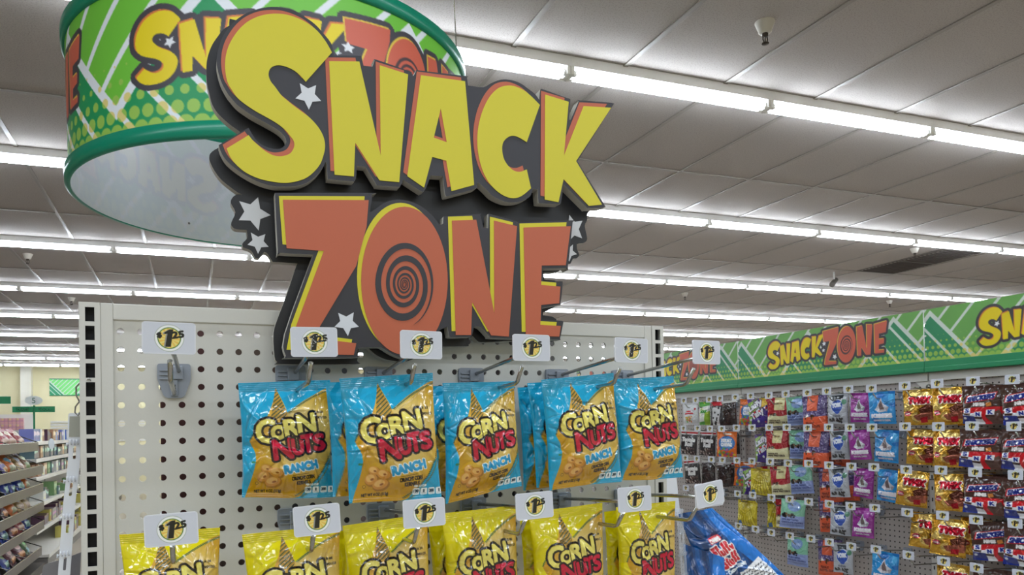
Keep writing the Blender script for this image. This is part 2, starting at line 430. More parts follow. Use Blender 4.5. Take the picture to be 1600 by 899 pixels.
def build_sign():
    t = thing('store_sign', 'big cut-out SNACK ZONE lettering sign mounted on top of the pegboard end panel', 'sign', (0.35, 1.12, 1.76))
    t.location = (0, 0, 0)
    yb = SIGN_Y + 0.030
    back = MB().slab([to_plane(smooth(BACK_B, 50, 3), yb)], yb, yb + 0.016, 0, 1).build('back_board', [M['black_back'], M['foam']], t)
    for P in STARS_BACK:
        MB().slab([to_plane(star5(P), yb - 0.0006)], yb - 0.0008, yb - 0.0001).build('star', M['star_white'], back)
    for nm, board, letters, under, over in (('word_panel', SNACK_B, LETTERS, 'sign_orange', 'sign_yellow'), ('word_panel', ZONE_B, ZLETTERS, 'sign_yellow', 'sign_orange')):
        bd = MB().slab([to_plane(smooth(board, 50, 3), SIGN_Y)], SIGN_Y, SIGN_Y + 0.019, 0, 1).build(nm, [M['black'], M['foam']], t)
        for ch, loops in letters:
            m = MB()
            sh = [lp + np.array([-6.2, -6.2]) for lp in loops]
            m.slab([to_plane(lp, SIGN_Y) for lp in sh], SIGN_Y - 0.0006, SIGN_Y - 0.0001, 0)
            m.slab([to_plane(lp, SIGN_Y) for lp in loops], SIGN_Y - 0.0012, SIGN_Y - 0.0006, 1)
            lo = m.build('letter', [M[under], M[over]], bd)
            if ch == 'O':
                P = to_plane(swirl(), SIGN_Y)
                n = len(P)//2; V = []; Q = []
                for k in range(n):
                    for q in (P[k], P[-1-k]): V.append((q[0], SIGN_Y - 0.0017, q[1]))
                    for q in (P[k], P[-1-k]): V.append((q[0], SIGN_Y - 0.0012, q[1]))
                for k in range(n-1):
                    a, b = 4*k, 4*k+4
                    Q += [(a, a+1, b+1, b), (a, b, b+2, a+2), (a+1, a+3, b+3, b+1)]
                # the band is printed on the letter and belongs to its mesh
                bm = bmesh.new(); bm.from_mesh(lo.data)
                vs = [bm.verts.new(v) for v in V]
                for q in Q:
                    f = bm.faces.new([vs[i] for i in q]); f.material_index = 2
                bm.to_mesh(lo.data); bm.free(); lo.data.materials.append(M['black'])
        st = STAR_S if board is SNACK_B else STAR_Z
        MB().slab([to_plane(star5(st), SIGN_Y)], SIGN_Y - 0.0007, SIGN_Y - 0.0001).build('star', M['star_white'], bd)
        # foam spacers between this board and the back board
        c = to_plane(board, SIGN_Y); x0, x1 = c[:, 0].min(), c[:, 0].max(); zc = (c[:, 1].min() + c[:, 1].max())/2
        sp = MB()
        for f in (0.2, 0.5, 0.8):
            x = x0 + (x1-x0)*f; sp.box(x-.015, x+.015, SIGN_Y+.019, yb, zc-.012, zc+.012)
        sp.build('foam_spacer', M['foam'], t)
    br = MB()
    for x in (0.22, 0.47): br.box(x-.012, x+.012, yb+.016, 1.1465, 1.79, 1.95).box(x-.012, x+.012, yb+.014, yb+.02, 1.93, 1.95)
    br.build('mounting_bracket', M['panel'], t)
    return t

# the same logo as one line of print, in units where the S is about 1 high; returns (layers)
def logo_layers():
    sn = [(ch, [to_plane(lp, SIGN_Y) for lp in loops]) for ch, loops in LETTERS]
    zo = [(ch, [to_plane(lp, SIGN_Y) for lp in loops]) for ch, loops in ZLETTERS]
    sw = to_plane(swirl(), SIGN_Y)
    st = [to_plane(star5(STAR_S), SIGN_Y), to_plane(star5(STAR_Z), SIGN_Y)]
    allp = np.concatenate([l for _, ls in sn for l in ls]); x0, z1 = allp[:, 0].min(), allp[:, 1].max(); H = z1 - sn[0][1][0][:, 1].min()
    k = 1/H
    f = lambda P: np.stack([(P[:, 0]-x0)*k, (z1-P[:, 1])*k], 1)
    # straighten SNACK a little, then set ZONE to the right, a size larger
    g = lambda P: np.stack([P[:, 0], P[:, 1] - 0.10*P[:, 0]], 1)
    SN = [(c, [g(f(l)) for l in ls]) for c, ls in sn]
    xe = max(l[:, 0].max() for _, ls in SN for l in ls)
    zp = np.concatenate([l for _, ls in zo for l in ls]); zx0, zz1 = zp[:, 0].min(), zp[:, 1].max()
    kz = k*1.27
    h = lambda P: np.stack([(P[:, 0]-zx0)*kz + xe - 0.06, (zz1-P[:, 1])*kz - 0.18], 1)
    ZO = [(c, [h(l) for l in ls]) for c, ls in zo]
    s2 = star5([(0, -1), (.95, -.31), (.59, .81), (-.59, .81), (-.95, -.31)])
    stars = [g(f(st[0])), h(st[1]), s2*0.09 + np.array([xe-0.02, 0.30]), s2*0.07 + np.array([xe-0.05, 0.52])]
    return SN, ZO, h(sw), stars

def paint_logo(cv, x, y, s, sx=1.0, ow=0.075):
    SN, ZO, sw, stars = LOGO
    T = lambda P, d=(0, 0): np.stack([x + (P[:, 0]+d[0])*s*sx, y + (P[:, 1]+d[1])*s], 1)
    d = (-0.022, -0.022)
    allm = np.zeros((cv.H, cv.W), bool)
    for grp in (SN, ZO):
        for c, ls in grp:
            allm |= cv.mask([T(ls[0])]) | cv.mask([T(ls[0], d)])
    for p in stars: allm |= cv.mask([T(p)])
    cv.put(cv.dilate(allm, ow*s), (68, 64, 70))
    for grp, u, o in ((SN, (214, 120, 62), (228, 205, 30)), (ZO, (222, 190, 70), (204, 98, 76))):
        for c, ls in grp:
            cv.put(cv.mask([T(l, d) for l in ls]), u)
            cv.put(cv.mask([T(l) for l in ls]), o)
    cv.put(cv.mask([T(sw)]), (78, 60, 62))
    for p in stars: cv.put(cv.mask([T(p)]), (226, 228, 232))

def paint_pattern(cv, H, period=0.52, ph=0.0, light=(108, 166, 84), dark=(56, 140, 96), white=(205, 214, 205), lw=0.013, flip=False, dots=True, sp1=0.115, sp2=0.125, dot=0.026):
    """green chevron bands with white lines and growing dots; y down, H = printed height"""
    X, Y = cv.X, cv.Y
    u = (X - ph + period/2) % period - period/2
    peak = 0.02
    inside = (Y - peak) > np.abs(u)*1.05 - 0.0
    base = np.where(inside[..., None], np.array(dark, float), np.array(light, float))
    s1 = ((X*1.05 + Y) % sp1) < lw*1.3            # "/" lines in the light field
    s2 = ((X*1.05 - Y - ph*1.05) % sp2) < lw*1.3      # "\\" lines in the dark field
    lines = np.where(inside, s2, s1)
    edge = np.abs((Y - peak) - np.abs(u)*1.05) < lw*1.0
    cv.a[:] = base
    if dots:
        g = dot
        r0 = np.floor(Y/g); xo = X + (r0 % 2)*g/2
        dx = (xo % g) - g/2; dy = (Y % g) - g/2
        rad = np.clip((Y - H*0.45)/(H*0.55), 0, 1)*g*0.52
        dm = dx*dx + dy*dy < rad*rad
        cv.put(dm, (150, 190, 84))
    L = lines | edge
    cv.put(L, white)
    if dots: cv.put(L & dm, (222, 206, 130))
# ------------------------------------------------------------------ room
CEIL = 3.48
RX0, RX1, RY0, RY1 = -10.0, 17.0, -6.0, 23.0
ORD = ['first', 'second', 'third', 'fourth', 'fifth', 'sixth', 'seventh', 'eighth', 'ninth', 'tenth', 'eleventh', 'twelfth', 'thirteenth', 'fourteenth', 'fifteenth', 'sixteenth', 'seventeenth', 'eighteenth', 'nineteenth', 'twentieth']

def ceiling_material():
    m = bpy.data.materials.new('acoustic_tile'); m.use_nodes = True
    nt = m.node_tree; N = nt.nodes; L = nt.links; b = N['Principled BSDF']
    b.inputs['Roughness'].default_value = 0.9; b.inputs['Specular IOR Level'].default_value = 0.2
    tc = N.new('ShaderNodeTexCoord')
    n1 = N.new('ShaderNodeTexNoise'); n1.inputs['Scale'].default_value = 150; n1.inputs['Detail'].default_value = 3
    n2 = N.new('ShaderNodeTexNoise'); n2.inputs['Scale'].default_value = 0.9
    L.new(tc.outputs['Object'], n1.inputs['Vector']); L.new(tc.outputs['Object'], n2.inputs['Vector'])
    r1 = N.new('ShaderNodeValToRGB'); r1.color_ramp.elements[0].position = 0.34; r1.color_ramp.elements[1].position = 0.50
    r1.color_ramp.elements[0].color = (*lin((157, 150, 145)), 1); r1.color_ramp.elements[1].color = (*lin((176, 169, 163)), 1)
    L.new(n1.outputs['Fac'], r1.inputs[0])
    mr = N.new('ShaderNodeMapRange'); mr.inputs[3].default_value = 0.94; mr.inputs[4].default_value = 1.04
    L.new(n2.outputs['Fac'], mr.inputs[0])
    mx = N.new('ShaderNodeMix'); mx.data_type = 'RGBA'; mx.blend_type = 'MULTIPLY'; mx.inputs[0].default_value = 1
    L.new(r1.outputs[0], mx.inputs[6]); L.new(mr.outputs[0], mx.inputs[7]); L.new(mx.outputs[2], b.inputs['Base Color'])
    bp = N.new('ShaderNodeBump'); bp.inputs['Strength'].default_value = 0.25; bp.inputs['Distance'].default_value = 0.003
    L.new(n1.outputs['Fac'], bp.inputs['Height']); L.new(bp.outputs[0], b.inputs['Normal'])
    return m

def floor_material():
    m = bpy.data.materials.new('vinyl_floor_tile'); m.use_nodes = True
    nt = m.node_tree; N = nt.nodes; L = nt.links; b = N['Principled BSDF']
    b.inputs['Roughness'].default_value = 0.28
    tc = N.new('ShaderNodeTexCoord')
    br = N.new('ShaderNodeTexBrick'); br.offset = 0; br.inputs['Scale'].default_value = 1
    br.inputs['Brick Width'].default_value = 0.305; br.inputs['Row Height'].default_value = 0.305; br.inputs['Mortar Size'].default_value = 0.0015
    br.inputs['Color1'].default_value = (*lin((172, 160, 146)), 1); br.inputs['Color2'].default_value = (*lin((166, 154, 141)), 1); br.inputs['Mortar'].default_value = (*lin((140, 128, 116)), 1)
    L.new(tc.outputs['Object'], br.inputs['Vector']); L.new(br.outputs['Color'], b.inputs['Base Color'])
    return m

def build_room():
    def sheet(name, pts, m):
        me = bpy.data.meshes.new(name); me.from_pydata(pts, [], [(0, 1, 2, 3)]); me.update()
        return tag(link(name, me, None, [m]), kind='structure')
    sheet('floor', [(RX0,RY0,0),(RX1,RY0,0),(RX1,RY1,0),(RX0,RY1,0)], floor_material())
    sheet('ceiling', [(RX0,RY0,CEIL),(RX0,RY1,CEIL),(RX1,RY1,CEIL),(RX1,RY0,CEIL)], ceiling_material())
    cream = mat('cream_wall_paint', (234, 225, 184), 0.7, vary=0.03, vscale=1.5)
    for n, x0, x1, y0, y1 in (('wall_back', RX0, RX1, RY1, RY1+.1), ('wall_front', RX0, RX1, RY0-.1, RY0), ('wall_left', RX0-.1, RX0, RY0-.1, RY1+.1), ('wall_right', RX1, RX1+.1, RY0-.1, RY1+.1)):
        tag(MB().box(x0, x1, y0, y1, 0, CEIL+.1).build(n, cream), kind='structure')
    # white slat-wall strip low on the back wall
    sl = MB()
    for k in range(8): sl.box(-3.45, -1.2, RY1-.03, RY1, 1.45+.075*k, 1.45+.075*k+.055)
    tag(sl.build('trim_1', M['white_shelf']), kind='structure')
    tag(MB().box(-4.08, -3.84, RY1-.25, RY1-.001, 0, CEIL).build('column', mat('white_column', (232, 228, 214), 0.7, vary=0.03)), kind='structure')
    # T-bar grid under the tiles, 2 ft x 4 ft
    g = MB()
    for k in range(-17, 28):
        x = 0.22 + 0.61*k
        if RX0 < x < RX1: g.box(x-.0125, x+.0125, RY0, RY1, CEIL-.007, CEIL-.001)
    y = 4.585 - 1.22*8
    while y < RY1-.8:
        c = [grid_pt(a, b) for a, b in ((RX0+.5, y-.0125), (RX1-1.1, y-.0125), (RX1-1.1, y+.0125), (RX0+.5, y+.0125))]
        lo = [g.bm.verts.new((*p, CEIL-.0072)) for p in c]; hi = [g.bm.verts.new((*p, CEIL-.0011)) for p in c]
        g.bm.faces.new(lo[::-1]); g.bm.faces.new(hi)
        for k in range(4): g.bm.faces.new((lo[k], lo[(k+1)%4], hi[(k+1)%4], hi[k]))
        y += 1.22
    tag(g.build('trim_2', mat('grid_bar', (143, 137, 129), 0.45, vary=0.03)), kind='structure')

ROWS_Y = [3.355, 5.51, 7.97, 10.38, 12.68, 15.14, 17.5, 19.7, 21.6]
GRID = -0.0425                      # the lamp rows are not quite square to the end panel
def grid_pt(x, y): return x*math.cos(GRID) - y*math.sin(GRID), x*math.sin(GRID) + y*math.cos(GRID)
def build_lights():
    made = None
    for ri, ry in enumerate(ROWS_Y):
        xs = []
        for k in range(-8, 14):
            xa = 4.045 - .0375*(ry-3.355) - 1.22*4 + 1.22*k; xc = xa + .61
            if not (RX0+1 < xc < RX1-1.6): continue
            p = [seen((*grid_pt(x, ry), 3.41)) for x in (xa, xc, xa+1.22)]
            ok = any(q is not None and -5 < q[0] < 1605 and -5 < q[1] < 899 for q in p)
            if ok: xs.append(xc)
        for i, xc in enumerate(xs):
            lab = f'{ORD[i]} fluorescent strip light from the left in the {ORD[ri]} row of ceiling lights'
            if made is None:
                t = thing('strip_light', lab, 'light', (*grid_pt(xc, ry), CEIL-.001), GRID, 'fluorescent strip lights on the ceiling')
                h = MB(); h.box(-.6095, .6095, -.043, .043, -.050, 0)
                h.slab([[(-.6095, -.045), (.6095, -.045), (.6095, -.052), (-.6095, -.052)]], -.03, .03)
                for sx in (-.598, -.575, .575, .598): h.box(sx-.003, sx+.003, -.0445, -.042, -.03, -.026)
                h.build('housing', M['fixture'], t)
                for sy in (-.024, .024):
                    tb = MB(); tb.tube([(-.575, sy, -.078), (.575, sy, -.078)], .0130, 8); tb.build('tube', M['tube'], t)
                for sx in (-1, 1):
                    q = MB(); q.box(min(sx*.590, sx*.6090), max(sx*.590, sx*.6090), -.042, .042, -.090, -.049, bev=.003)
                    for sy in (-.024, .024): q.box(min(sx*.574, sx*.591), max(sx*.574, sx*.591), sy-.011, sy+.011, -.09, -.066)
                    q.build('lamp_holder', M['holder'], t)
                made = t
            else:
                c = copy_tree(made); c.location = (*grid_pt(xc, ry), CEIL-.001); c['label'] = lab
    # the rows of the same lamps behind and beside the camera
    for ry, x0, x1 in ((0.85, -6, 9), (-1.55, -6, 9), (-4.0, -6, 9)):
        ld = bpy.data.lights.new('lamp_row', 'AREA'); ld.shape = 'RECTANGLE'; ld.size = x1-x0; ld.size_y = 0.15
        ld.energy = (x1-x0)*ROW_W; ld.color = (.80, .895, 1.0)
        o = bpy.data.objects.new('lamp_row', ld); COL.objects.link(o); o.location = ((x0+x1)/2, ry, CEIL-.1)

def build_ceiling_bits():
    pts = [((2.433, 2.647), 'white ceiling sprinkler in the foreground tile above the first row of lights'),
           ((-1.50, 8.777), 'ceiling sprinkler between the third and fourth rows of lights, left of the hanging drum'),
           ((-1.453, 11.386), 'ceiling sprinkler just above the left corner of the pegboard panel'),
           ((9.906, 8.242), 'ceiling sprinkler above the seam of the two right-hand banners'),
           ((6.38, 8.636), 'small ceiling sprinkler below the third row of lights, right of the big sign'),
           ((7.15, 5.62), 'dark-tipped ceiling sprinkler below the second row of lights, beside the dark vent')]
    first = None
    for (x, y), lab in pts:
        if first is None:
            t = thing('sprinkler_head', lab, 'sprinkler', (x, y, CEIL), 0, 'ceiling sprinklers')
            MB().lathe([(.046,-.0005),(.044,-.006),(.034,-.032),(.031,-.034),(.030,-.046),(.022,-.052),(.001,-.052)]).build('cup', M['sprinkler_white'], t)
            q = MB(); q.lathe([(.014,-.052),(.014,-.066),(.001,-.066)], n=12)
            for s in (-1, 1): q.tube([(s*.011,0,-.064),(s*.0135,0,-.08),(s*.007,0,-.094),(0,0,-.097)], .003, 6)
            q.tube([(0,0,-.066),(0,0,-.094)], .0028, 6)
            q.lathe([(.001,-.096),(.016,-.096),(.017,-.098),(.016,-.100),(.001,-.100)], n=14)
            q.build('nozzle', M['sprinkler_dark'], t); first = t
        else:
            c = copy_tree(first); c.location = (x, y, CEIL); c['label'] = lab
    v = thing('air_vent', 'dark rectangular ceiling vent of two panels behind the second row of lights', 'vent', (7.78, 6.1, CEIL), GRID)
    for y0, y1 in ((-.58, -.012), (.012, .58)):
        q = MB(); q.box(-.29, .29, y0, y1, -.004, -.0015)
        for k in range(11):
            yy = y0 + (y1-y0)*(k+.5)/11; q.box(-.285, .285, yy-.004, yy+.004, -.011, -.004)
        q.build('grille', M['vent'], v)
    f = MB()
    for y in (-.585, 0, .585): f.box(-.3, .3, y-.01, y+.01, -.010, -.001)
    for x in (-.295, .295): f.box(x-.008, x+.008, -.595, .595, -.009, -.001)
    f.build('frame', mat('vent_frame', (110, 104, 100), 0.6, vary=0.05), v)
    cm = thing('security_camera', 'small grey tilted camera on the ceiling between second and third light rows', 'camera', (*at(1303, 425, 2, CEIL)[:2], CEIL))
    q = MB(); q.tube([(0,0,0),(0,0,-.10)], .012, 8); q.build('stem', M['holder'], cm)
    q = MB(); q.tube([(.05,.02,-.09),(-.07,-.03,-.17)], [.03,.034], 10); q.build('body', M['grey_metal'], cm)

# ------------------------------------------------------------------ hanging drum
def build_drum():
    cx, cy, R, z0, z1 = 0.283, 2.562, 0.61, 2.392, 2.84
    t = thing('hanging_drum_sign', 'large round green SNACK ZONE drum hanging from the ceiling behind the big sign', 'sign', (cx, cy, z0))
    t.rotation_euler = (math.radians(0.3), math.radians(-0.9), 0)
    zb, zt = 0.045, z1-z0-0.045
    H = zt - zb; Lc = 2*math.pi*R
    w, h = 1500, 150
    cv = Canvas(w, h, Lc, H, (0, 0, 0), ss=2)
    # x runs counter-clockwise seen from above starting at the back of the drum
    ang0 = 90.0                                   # degrees at x = 0 (the side away from the shopper)
    ax = lambda a: ((a - ang0) % 360)/360*Lc
    paint_pattern(cv, H, period=Lc/7, ph=ax(-112), light=(112, 190, 62), dark=(34, 146, 88), white=(226, 230, 236), lw=0.019, sp1=.150, sp2=.150, dot=.042)
    s = 0.180
    wl = max(l[:, 0].max() for _, ls in LOGO[1] for l in ls)
    for a in (-131.0, -131-122, -131+119):
        paint_logo(cv, ax(a), 0.080, s, sx=math.radians(100)*R/(wl*s), ow=.085)
    th = np.radians(ang0 + np.linspace(0, 360, w)); zz = np.linspace(zt, zb, h)
    V = np.stack([np.broadcast_to(R*np.cos(th), (h, w)), np.broadcast_to(R*np.sin(th), (h, w)), np.broadcast_to(zz[:, None], (h, w))], -1).reshape(-1, 3)
    col = cv.rgb()
    link('printed_shell', np_mesh('printed_shell', V, grid_faces(h, w), col.reshape(-1, 3)), t, [M['print_drum']])
    # white lining: the print shows through faintly
    w2, h2 = 480, 60
    c2 = col[np.linspace(0, h-1, h2).astype(int)][:, np.linspace(0, w-1, w2).astype(int)]
    th = np.radians(ang0 + np.linspace(0, 360, w2)); zz = np.linspace(zt, .004, h2); Ri = R - .005
    V = np.stack([np.broadcast_to(Ri*np.cos(th), (h2, w2)), np.broadcast_to(Ri*np.sin(th), (h2, w2)), np.broadcast_to(zz[:, None], (h2, w2))], -1).reshape(-1, 3)
    c2 = lin((214, 218, 224))*0.90 + c2*0.10
    link('inner_lining', np_mesh('inner_lining', V, grid_faces(h2, w2, flip=True), c2.reshape(-1, 3)), t, [M['print_flat']])
    for za, zc in ((0.0, zb), (zt, z1-z0)):
        m = MB(); m.lathe([(R-.0042, za), (R+.004, za), (R+.011, za+.006), (R+.012, zc-.006), (R+.004, zc), (R+.0004, zc), (R-.0042, zc if za > 0 else za+.004), (R-.0042, za)], n=140)
        m.build('rim', M['green_band'], t)
    for a in (64, 118):
        a = math.radians(a); m = MB(); m.lathe([(.0045, 0), (.0045, .0015), (.003, .0022), (.0006, .0022)], n=12)
        o = m.build('screw', M['grey_metal'], t); o.rotation_euler = (math.pi/2, 0, a + math.pi/2 + math.pi)
        o.location = ((R-.0045)*math.cos(a), (R-.0045)*math.sin(a), .062)
    for k in range(3):
        a = math.radians(120*k + 90); m = MB(); x, y = (R-.006)*math.cos(a), (R-.006)*math.sin(a)
        m.tube([(x, y, z1-z0-.02), (x*.98, y*.98, CEIL-z0-.001)], .0022, 6); m.build('hanging_wire', M['wire'], t)

# ------------------------------------------------------------------ end panel of pegboard
PY = 1.1506; PX0, PX1 = -0.0891, 0.7; PZ0 = 1.7912; IN = 0.0254
def hole_grid(name, xs, zs, cell, r, y, depth, mats, parent, n=12, rect=None, x_lo=None, x_hi=None):
    """a sheet with real through-holes; every hole has a wall of its own thickness"""
    V = []; Q = []
    hw, hh = (cell[0]/2, cell[1]/2)
    if rect: rim = [(-rect[0], -rect[1]), (0, -rect[1]), (rect[0], -rect[1]), (rect[0], 0), (rect[0], rect[1]), (0, rect[1]), (-rect[0], rect[1]), (-rect[0], 0)]; box = [(-hw, -hh), (0, -hh), (hw, -hh), (hw, 0), (hw, hh), (0, hh), (-hw, hh), (-hw, 0)]
    else:
        rim = []; box = []
        for k in range(n):
            a = 2*math.pi*(k+.5)/n - 3*math.pi/4
            c, s_ = math.cos(a), math.sin(a); rim.append((r*c, r*s_)); q = max(abs(c), abs(s_)); box.append((c/q, s_/q))
        # snap the ring to the cell's corners
        for cx_, cy_ in ((-1,-1),(1,-1),(1,1),(-1,1)):
            j = min(range(n), key=lambda k: (box[k][0]-cx_)**2 + (box[k][1]-cy_)**2); box[j] = (cx_, cy_)
        box = [(b[0]*hw, b[1]*hh) for b in box]
    m = len(rim)
    for x in xs:
        for z in zs:
            o = len(V)
            V += [(x+b[0], y, z+b[1]) for b in box] + [(x+b[0], y, z+b[1]) for b in rim] + [(x+b[0], y+depth, z+b[1]) for b in rim]
            for k in range(m):
                j = (k+1) % m
                Q += [(o+k, o+j, o+m+j, o+m+k), (o+m+k, o+m+j, o+2*m+j, o+2*m+k)]
    me = np_mesh(name, np.array(V), np.array(Q), smooth=False)
    o = link(name, me, parent, mats)
    return o

def build_endcap():
    t = thing('pegboard_end_panel', 'beige perforated pegboard end panel with slotted uprights, in the foreground', 'display panel', (0, 0, 0))
    xs = [PX0 + IN*k for k in range(33)]; zs = [PZ0 - IN*k for k in range(30)]
    pb = hole_grid('pegboard', xs, zs, (IN, IN), .0046, PY, .004, [M['panel']], t)
    bm = bmesh.new(); bm.from_mesh(pb.data)
    xl, xr = xs[0]-IN/2, xs[-1]+IN/2; zt, zb = zs[0]+IN/2, zs[-1]-IN/2
    def quad(x0, x1, z0, z1, y):
        bm.faces.new([bm.verts.new(p) for p in ((x0,y,z0),(x1,y,z0),(x1,y,z1),(x0,y,z1))])
    quad(-.0975, xl, zb, zt, PY); quad(xr, .7565, zb, zt, PY); quad(-.0975, .7565, zt, 1.8085, PY); quad(-.0975, .7565, .10, zb, PY)
    bm.to_mesh(pb.data); bm.free()
    m = MB(); m.box(-.0975, .7565, PY-.0035, PY+.012, 1.8065, 1.8285, bev=.0012); m.build('top_rail', M['panel'], t)
    for x0, x1, s0, s1, sgn in ((-.1385, -.1135, -.1132, -.0975, -1), (.7725, .7975, .7565, .7722, 1)):
        up = thing('upright', None, None); up.parent = t
        xc = -.1254 if sgn < 0 else .785
        zsl = [1.8127 - IN*k for k in range(36)]
        pl = hole_grid('slotted_face', [xc], zsl, (.025, IN), 0, PY-.004, .003, [M['panel']], up, rect=(.0056, .0098))
        q = MB(); q.box(x0, x1, PY-.004, PY-.003, .1, zsl[-1]-IN/2); q.box(x0, x1, PY-.004, PY-.003, zsl[0]+IN/2, 1.829)
        q.box(x0, x0+.0015, PY-.003, PY+.05, .1, 1.829); q.box(x1-.0015, x1, PY-.003, PY+.05, .1, 1.829)
        q.box(x0, x1, PY-.003, PY+.05, 1.8275, 1.8292)
        q.build('channel', M['panel'], up)
        q = MB(); q.box(x0+.0016, x1-.0016, PY+.012, PY+.05, .1, 1.827); q.build('channel_back', M['slot'], up)
        q = MB(); q.box(s0, s1, PY-.0035, PY+.02, .1, 1.8288, bev=.0012); q.build('side_strip', M['panel'], t)
    q = MB(); q.box(-.138, .797, PY-.02, PY+.05, 0, .1, bev=.003); q.build('base', M['panel'], t)

def build_gondola_behind():
    t = thing('gondola_shelving', 'store shelving run seen only through the holes of the pegboard end panel', 'shelving', (0, 0, 0))
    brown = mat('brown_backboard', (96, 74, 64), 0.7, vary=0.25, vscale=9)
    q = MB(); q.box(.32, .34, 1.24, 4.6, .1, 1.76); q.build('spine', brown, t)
    for z in (.15, .62, 1.0, 1.36):
        for x0, x1 in ((-.10, .32), (.34, .76)):
            q = MB(); q.box(x0, x1, 1.26, 4.6, z, z+.03, bev=.003); q.build('shelf', M['panel'], t)
    q = MB(); q.box(-.1, .76, 1.26, 4.6, 0, .15); q.build('base', M['dark_metal'], t)
    rs = np.random.RandomState(12)
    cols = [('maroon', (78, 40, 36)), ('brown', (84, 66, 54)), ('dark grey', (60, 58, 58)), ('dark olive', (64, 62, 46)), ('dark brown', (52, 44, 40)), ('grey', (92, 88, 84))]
    x = -.045; k = 0
    while x < .60:
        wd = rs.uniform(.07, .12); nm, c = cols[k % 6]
        if x < .345 and x+wd > .312: x = .345
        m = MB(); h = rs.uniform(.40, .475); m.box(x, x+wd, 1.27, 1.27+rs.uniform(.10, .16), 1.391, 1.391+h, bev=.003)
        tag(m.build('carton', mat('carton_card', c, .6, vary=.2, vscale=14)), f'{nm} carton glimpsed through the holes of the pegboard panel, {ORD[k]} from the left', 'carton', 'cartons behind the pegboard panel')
        x += wd+.004; k += 1
# ------------------------------------------------------------------ price tags and hooks
W_, K_ = (255, 255, 255), (0, 0, 0)
ONE = [(-.34,.80),(.13,.80),(.34,-.82),(.04,-.82),(-.42,-.50),(-.40,-.34),(-.15,-.42)]
def paint_price(cv, cx, cy, R):
    cv.disc(cx, cy, R*1.26, (176, 186, 180)); cv.disc(cx, cy, R*1.20, (246, 248, 248))
    cv.disc(cx, cy, R*1.0, (84, 130, 52)); cv.disc(cx, cy, R*.91, (240, 224, 132))
    for k in range(14):
        a0, a1 = 2*math.pi*k/14, 2*math.pi*(k+.5)/14
        cv.poly([(cx+R*.12, cy+R*.1), (cx+R*.9*math.cos(a0), cy+R*.9*math.sin(a0)), (cx+R*.9*math.cos(a1), cy+R*.9*math.sin(a1))], (240, 196, 88))
    one = [(cx + R*x, cy + R*y) for x, y in ONE]
    cv.poly([(p[0]-R*.13, p[1]+R*.03) for p in one], (150, 150, 146)); cv.poly(one, (12, 12, 14))
    cv.put(cv.text_mask('25', cx + R*.27, cy + R*.02, R*.62, rot=-.16, wd=R*.98, bold=R*.055, shear=.08), (12, 12, 14))
    cv.put(cv.text_mask('$', cx - R*.98, cy - R*.02, R*.44, rot=-.2, wd=R*.36, bold=R*.05), (12, 12, 14))

TAGW, TAGH = .0545, .0355
def tag_mesh(w, h, worn=False, seed=0, corner=.0035):
    cv = Canvas(w, h, TAGW, TAGH, (234, 237, 244), ss=3)
    cv.a[:] = (226, 229, 238)
    m = .0012
    cv.poly([(m, m), (TAGW-m, m), (TAGW-m, TAGH-m), (m, TAGH-m)], (212, 216, 228))
    paint_price(cv, TAGW*.505, TAGH*.5, TAGH*.335)
    if worn:
        rs = np.random.RandomState(seed)
        for _ in range(90):
            x, y = rs.normal(TAGW*.5, TAGW*.2), rs.normal(TAGH*.5, TAGH*.3)
            cv.disc(x, y, rs.uniform(.0003, .0009), (226, 229, 236), ry=rs.uniform(.0002, .0006))
    col = cv.rgb()
    X, Z = np.meshgrid(np.linspace(-TAGW/2, TAGW/2, w), np.linspace(TAGH/2, -TAGH/2, h))
    # rounded corners: pull the outer rows in
    ax, az = np.abs(X), np.abs(Z)
    ox, oz = np.clip(ax-(TAGW/2-corner), 0, None), np.clip(az-(TAGH/2-corner), 0, None)
    d = np.hypot(ox, oz); k = np.where(d > corner, corner/np.maximum(d, 1e-9), 1)
    X = np.sign(X)*(np.where(ox > 0, TAGW/2-corner+ox*k, ax)); Z = np.sign(Z)*(np.where(oz > 0, TAGH/2-corner+oz*k, az))
    F = np.stack([X, np.full_like(X, -.0012), Z], -1).reshape(-1, 3); B = F.copy(); B[:, 1] = .0012
    n = len(F); Q = [grid_faces(h, w), grid_faces(h, w, n, True)]
    i = np.arange(n).reshape(h, w); ring = np.concatenate([i[0, :-1], i[:-1, -1], i[-1, :0:-1], i[:0:-1, 0]])
    r2 = np.roll(ring, -1); Q.append(np.stack([ring, ring+n, r2+n, r2], 1))
    c = col.reshape(-1, 3)
    return np_mesh('price_tag', np.concatenate([F, B]), np.concatenate(Q), np.concatenate([c, np.broadcast_to(lin((214, 218, 228)), c.shape)]), smooth=False)

